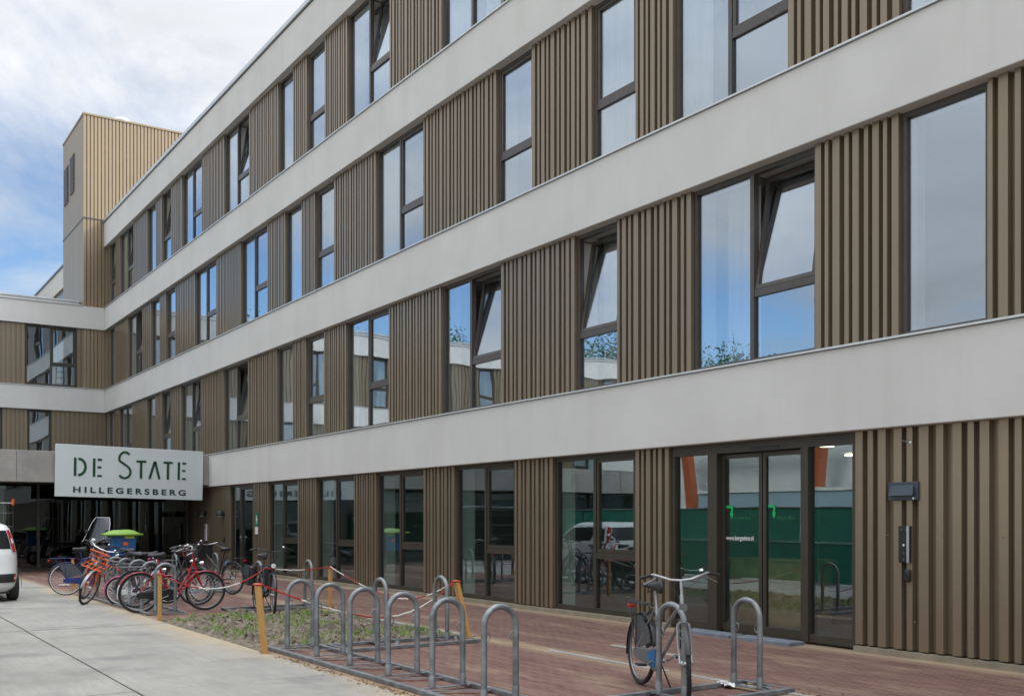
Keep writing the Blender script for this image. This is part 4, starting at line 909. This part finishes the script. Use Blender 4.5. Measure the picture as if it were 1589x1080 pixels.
def cpatch(name, z0, z1, a0, a1, mat, off=.006, inset=None):
    mb = MB(); mb.grid(lambda u, v: cp(z0 + (z1 - z0) * v, R(a0 + (a1 - a0) * u), off), 16, 8); return mb.build(name, mat, car, angle=80)
cpatch("rear_window", 1.04, 1.40, 146, 214, "car_glass"); cpatch("windscreen", 1.02, 1.44, -38, 38, "car_glass")
for s in (1, -1):
    cpatch("side_window", 1.02, 1.40, 60 * s, 95 * s, "car_glass"); cpatch("side_window", 1.02, 1.38, 98 * s, 122 * s, "car_glass")
    tl = cpatch("tail_light", .98, 1.41, 131 * s, 144 * s, "lamp_red", .014)
    mb = MB(); mb.grid(lambda u, v: cp(1.15 + .09 * v, R((134 + 7 * u) * s), .018), 6, 4); mb.build("reversing_lamp", "lamp_clear", tl)
    cpatch("head_light", .72, .92, 24 * s, 40 * s, "lamp_clear", .01)
    rf = cpatch("rear_reflector", .41, .53, 141 * s, 148 * s, "lamp_red", .030); mb = MB(); mb.grid(lambda u, v: cp(.445 + .05 * v, R((142.6 + 4 * u) * s), .034), 4, 3); mb.build("lens", "lamp_clear", rf)
    for x in (.60, 2.95):
        M = T((x, .70 * s, .29)) @ RX(R(90)); w = MB(); w.lathe([(.10, -.09), (.20, -.085), (.265, -.09), (.288, -.06), (.288, .06), (.265, .09), (.20, .085), (.10, .08)], 28, M=M); wo = w.build("wheel", "tyre_rubber", car)
        w = MB(); w.lathe([(.02, -.098), (.06, -.10), (.17, -.094), (.185, -.088)] if s > 0 else [(.185, .088), (.17, .094), (.06, .10), (.02, .098)], 20, M=M); w.build("rim", "alloy", wo)
        mb = MB(); mb.grid(lambda u, v, x=x: (x + (.30 + .05 * v) * math.cos(math.pi * u), (.822 - .0 * v) * s, .29 + (.30 + .05 * v) * math.sin(math.pi * u)), 20, 2); mb.build("wheel_arch", "black_plastic", car)
cpatch("bumper_strip", .385, .555, 140, 220, "black_plastic", .020)
mb = MB(); mb.box(.25, 3.4, -.60, .60, .16, .30); mb.build("underbody", "black_plastic", car)
MB().box(-.03, -.005, -.26, .26, .62, .73).build("number_plate", "yellow_plastic", car)
mb = MB(); mb.tube([(.55, 0, 1.56), (.40, 0, 1.72)], .006, 6); mb.build("aerial", "black_plastic", car)

# ------------------------------------------------------------------ scooter behind the bicycles
sc = thing("scooter", "black scooter with tall clear windscreen and rear top box by the entrance hall", "scooter", (-31.75, 7.22, 0), R(-54))
for x in (0, 1.25):
    mb = MB(); mb.tube([(x + .19 * math.cos(2 * math.pi * k / 28), 0, .245 + .19 * math.sin(2 * math.pi * k / 28)) for k in range(28)], .058, 10, closed=True); w = mb.build("wheel", "tyre_rubber", sc)
    MB().lathe([(.05, -.05), (.14, -.035), (.14, .035), (.05, .05)], 18, M=T((x, 0, .245)) @ RX(R(90))).build("rim", "alloy", w)
mb = MB()
def scb(u, v):
    a = 2 * math.pi * v; x = -.38 + 1.0 * u; w = .16 * math.sin(math.pi * min(1, .12 + u * .85)) ** .6; h = .16 * (1 - .35 * u); return (x, w * math.cos(a), .60 + .06 * (1 - u) - .22 * u * u + h * math.sin(a))
mb.grid(scb, 14, 16); mb.build("tail_body", "black_paint", sc, angle=80)
mb = MB(); mb.box(.42, .98, -.17, .17, .26, .33); mb.build("floorboard", "black_plastic", sc, bevel=.02)
mb = MB(); mb.grid(lambda u, v: (.95 + .12 * (1 - v) + .03 - .10 * (abs(u - .5) * 2) ** 2 - .13 * v, (u - .5) * .46 * (1 - .25 * v), .28 + .62 * v), 12, 8); mb.build("leg_shield", "black_paint", sc, angle=80)
mb = MB(); mb.grid(lambda u, v: (-.30 + .72 * u, .13 * math.cos(math.pi * v) * (1 - .3 * u), .80 + .05 * math.sin(math.pi * v) + .05 * (1 - u) ** 2), 12, 10); mb.box(-.30, .42, -.10, .10, .74, .80); mb.build("saddle", "leather", sc, angle=80)
mb = MB(); [mb.tube([(1.25, .075 * s, .245), (1.08, .06 * s, .66)], .022, 8) for s in (-1, 1)]; mb.tube([(1.10, 0, .62), (.95, 0, 1.02)], .03, 8); mb.build("fork", "grey_plastic", sc)
mb = MB(); mb.tube([(.84, .34, 1.05), (.95, .16, 1.04), (.97, 0, 1.02), (.95, -.16, 1.04), (.84, -.34, 1.05)], .014, 8); h = mb.build("handlebar", "black_plastic", sc)
for s in (-1, 1):
    mb = MB(); mb.tube([(.90, .24 * s, 1.05), (.92, .34 * s, 1.24)], .006, 5); mb.lathe([(.02, -.012), (.065, -.008), (.065, .008), (.02, .012)], 14, M=T((.92, .36 * s, 1.27)) @ RY(R(80))); mb.build("mirror", "black_plastic", h)
mb = MB(); mb.lathe([(.03, -.10), (.10, -.07), (.125, .0), (.118, .03)], 16, M=T((1.02, 0, .98)) @ RY(R(90))); mb.build("headlamp_housing", "black_paint", sc)
MB().lathe([(.11, 0), (.09, .025), (.03, .035)], 16, M=T((1.05, 0, .98)) @ RY(R(90))).build("head_lamp", "lamp_clear", sc)
def wsf(u, v):
    q = (u - .5) * 2; wd = .40 * (1 - .30 * v ** 2) if v > .25 else .40 * (1.0 + .15 * (.25 - v) * 4); return (1.10 - .30 * v - .12 * q * q, q * wd * (1 - .12 * max(0, v - .8) * 5), .98 + .70 * v)
mb = MB(); mb.grid(wsf, 16, 12); ws = mb.build("windscreen", "clear_screen", sc, angle=80)
mb = MB(); mb.tube([wsf(0, v / 12) for v in range(13)] + [wsf(u / 16, 1) for u in range(1, 17)] + [wsf(1, 1 - v / 12) for v in range(1, 13)], .008, 5); mb.build("screen_edge", "lamp_clear", ws)
mb = MB(); mb.lathe([(.10, 0), (.20, .02), (.225, .10), (.215, .2), (.16, .30), (.06, .33)], 20, M=T((-.50, 0, .90)) @ Matrix.Diagonal((1.0, 1.05, 1, 1))); mb.build("top_box", "black_plastic", sc)
mb = MB(); mb.tube([(-.45, 0, .88), (-.15, 0, .74)], .02, 6); mb.build("box_carrier", "black_plastic", sc)
mb = MB(); mb.grid(lambda u, v: (1.25 + .265 * math.cos(R(10 + 150 * u)), (v - .5) * .15, .245 + .265 * math.sin(R(10 + 150 * u))), 14, 3); mb.build("mudguard", "black_paint", sc, angle=80)
MB().box(-.40, -.36, -.08, .08, .56, .64).build("tail_lamp", "lamp_red", sc, bevel=.01)
mb = MB(); mb.tube([(.0, -.12, .30), (.25, -.16, .27), (.35, -.13, .30)], [.05, .045, .03], 10); mb.build("exhaust", "alloy", sc)

# ------------------------------------------------------------------ blue bin with lime lid
bn = thing("storage_bin", "blue plastic bin with a bulging lime green lid on a low stand", "bin", (-28.8, 6.62, 0), R(0))
mb = MB(); mb.hexa([(x * (.20 if z < 1 else .23), y * (.30 if z < 1 else .34), z) for z in (.64, 1.22) for y in (-1, 1) for x in (-1, 1)]); bx = mb.build("box", "bin_blue", bn, bevel=.03)
mb = MB(); mb.grid(lambda u, v: ((u - .5) * .60, (v - .5) * .92, 1.22 + .13 * (1 - abs(2 * u - 1) ** 3) * (1 - abs(2 * v - 1) ** 3) + .006 * math.sin(v * 7 + u * 4)), 20, 20)
mb.tube([(-.30, -.46, 1.215), (.30, -.46, 1.215), (.30, .46, 1.215), (-.30, .46, 1.215)], .03, 6, closed=True); mb.build("lid", "lime_plastic", bn, angle=70)
MB().box(.228, .236, .02, .26, 1.12, 1.18).build("label", "label_yellow", bx)
MB().box(.218, .228, -.02, .10, .93, 1.02).build("sticker", "orange_paint", bx)
for a in (-1, 1):
    for b in (-1, 1): MB().tube([(.16 * a, .25 * b, .66), (.21 * a, .29 * b, 0)], .022, 8).build("leg", "galvanised", bn)

# ------------------------------------------------------------------ temporary mesh fence
def mesh_fence(label, loc, rz, L, H=2.0, sheet=None, group=None, cell=.11):
    t = thing("mesh_fence", label, "fence", loc, rz, group); mb = MB()
    mb.tube([(0, 0, .08), (0, 0, H), (L, 0, H), (L, 0, .08)], .021, 8, closed=True); mb.build("frame", "galvanised", t)
    mb = MB(); n = int(L / cell)
    for i in range(1, n): mb.tube([(L * i / n, 0, .1), (L * i / n, 0, H)], .0022, 3, cap=False)
    for z in (.35, .7, 1.05, 1.4, 1.75): mb.tube([(0, .004, z * H / 2), (L, .004, z * H / 2)], .0025, 3, cap=False)
    mb.build("wire_mesh", "galvanised", t)
    for x in (0, L): MB().box(x - .12, x + .12, -.3, .3, 0, .10).build("foot", "grey_plastic", t, bevel=.02)
    if sheet: mb = MB(); mb.grid(lambda u, v: (L * u, -.02 + .02 * math.sin(u * 20) * math.sin(v * 3), .05 + (H - .06) * v), 40, 6); mb.build("sheet", sheet, t, angle=80)
    return t
f0 = mesh_fence("galvanised mesh fence panel with orange cap behind the white car", (-30.0, 4.13, 0), R(-92), 3.4, 2.05)
mb = MB(); mb.tube([(0, 0, 2.0), (0, 0, 2.16)], .032, 8); mb.build("orange_cap", "orange_paint", f0)

# ------------------------------------------------------------------ what stands behind the photographer: only seen mirrored in the glass
for i in range(8):
    mesh_fence("green sheeted site fence panel number %d of the row across the road" % (i + 1) if False else "green sheeted site fence panel in the row across the road", (-46 + i * 3.55, -3.2, 0), R(0), 3.5, 2.0, "hoarding_green", "green sheeted fence panels across the road", .25)
for i in range(4):
    mb = MB(); x = -23.6 + i * 3.3
    t = thing("site_barrier", "low green site barrier board along the far road edge", "barrier", (x, .85, 0), 0, "low green site barriers along the far road edge")
    MB().box(0, 3.25, -.03, .03, .06, 1.02).build("board", "hoarding_green", t, bevel=.01); mb = MB(); mb.box(0, 3.25, -.045, .045, 1.022, 1.07); mb.build("top_rail", "cabin_green", t)
    for q in (.2, 3.0): MB().box(q, q + .12, -.3, .3, 0, .058).build("foot", "grey_plastic", t)
def cabin(label, loc, L, Wd, H, mat):
    t = thing("site_cabin", label, "site cabin", loc, 0, "site cabins across the road")
    mb = MB(); n = int(L / .28)
    for i in range(n): mb.box(L * i / n + .02, L * (i + .5) / n, -.03, 0, .2, H - .2)
    mb.box(0, L, 0, Wd, .05, H); mb.build("wall", mat, t)
    mb = MB(); mb.box(-.05, L + .05, -.06, Wd + .05, H + .003, H + .14); mb.build("roof", "cabin_white", t)
    for x in (.25, .62): MB().box(L * x, L * x + 1.0, -.05, -.032, 1.0, 2.0).build("window", "car_glass", t)
cabin("long blue grey site container across the road", (-33, -13, 0), 12, 2.5, 2.75, "cabin_blue"); cabin("pale green site container across the road", (-45, -13.4, 0), 6, 2.5, 2.7, "cabin_green")
cabin("white upper site cabin stacked across the road", (-45, -17.5, 0), 31, 3, 6.2, "cabin_white"); cabin("white site cabin far across the road", (-13, -15, 0), 10, 3, 3.0, "cabin_white")
t = thing("portal_crane", "orange steel portal frame standing across the road", "crane", (-30.5, -11, 0))
for x0, x1 in ((-3.1, -4.1), (3.3, 4.0)):
    MB().hexa([(x + a, y, z) for z, x in ((.1, x0), (7.0, x1)) for y in (-.2, .2) for a in (-.22, .22)]).build("leg", "crane_orange", t); MB().box(x0 - .45, x0 + .45, -.9, .9, 0, .098).build("foot", "grey_plastic", t)
MB().box(-4.6, 4.6, -.22, .22, 7.004, 7.4).build("beam", "crane_orange", t)
# trees
def tree(label, loc, H, cr, seed, n=26000):
    rnd = random.Random(seed); t = thing("deciduous_tree", label, "tree", loc, 0, "trees beyond the side wing and road"); mb = MB()
    mb.tube([(0, 0, -.1), (.1, 0, H * .25), (.0, .1, H * .6), (.05, 0, H * .9)], [.28, .22, .13, .04], 8); tips = []
    for i in range(13):
        a = rnd.uniform(0, 6.28); z0 = H * rnd.uniform(.28, .75); l = cr * rnd.uniform(.6, 1.0) * (1.15 - .5 * z0 / H); e = Vector((l * math.cos(a), l * math.sin(a), z0 + H * rnd.uniform(.08, .2)))
        mb.tube([(0.05, 0, z0), e * .5 + Vector((0, 0, z0 * .5 + .2)), e], [.10, .07, .025], 6); tips += [e, e * .7 + Vector((0, 0, z0 * .3 + .3))]
    mb.build("trunk", "bark", t); 
    for _ in range(60):
        q = Vector((rnd.gauss(0, 1), rnd.gauss(0, 1), rnd.gauss(0, 1))).normalized() * rnd.uniform(.55, 1.0); tips.append(Vector((q.x * cr * .85, q.y * cr * .85, H * .66 + q.z * H * .32)))
    mb = MB()
    for k in range(n):
        c = rnd.choice(tips); r = cr * .26; p = c + Vector((rnd.gauss(0, r * .62), rnd.gauss(0, r * .62), rnd.gauss(0, r * .5))); s = rnd.uniform(.08, .15)
        u = Vector((rnd.gauss(0, 1), rnd.gauss(0, 1), rnd.gauss(0, 1))).normalized(); w = u.orthogonal().normalized()
        mb.add([p - u * s, p + w * s * .5, p + u * s, p - w * s * .5], [(0, 1, 2, 3)])
    mb.build("crown", "leaf", t)
for i, (x, y, H, cr) in enumerate(((-60, -27, 15.0, 5.5), (-56, -36, 14.5, 5.5), (-50, -44, 14, 5), (-66, -16, 15.5, 5), (-63, -4, 15.2, 4.5), (-40, -50, 15, 6), (6, -38, 13, 5))):
    tree("leafy green tree mirrored in the windows", (x, y, 0), H, cr, 40 + i)
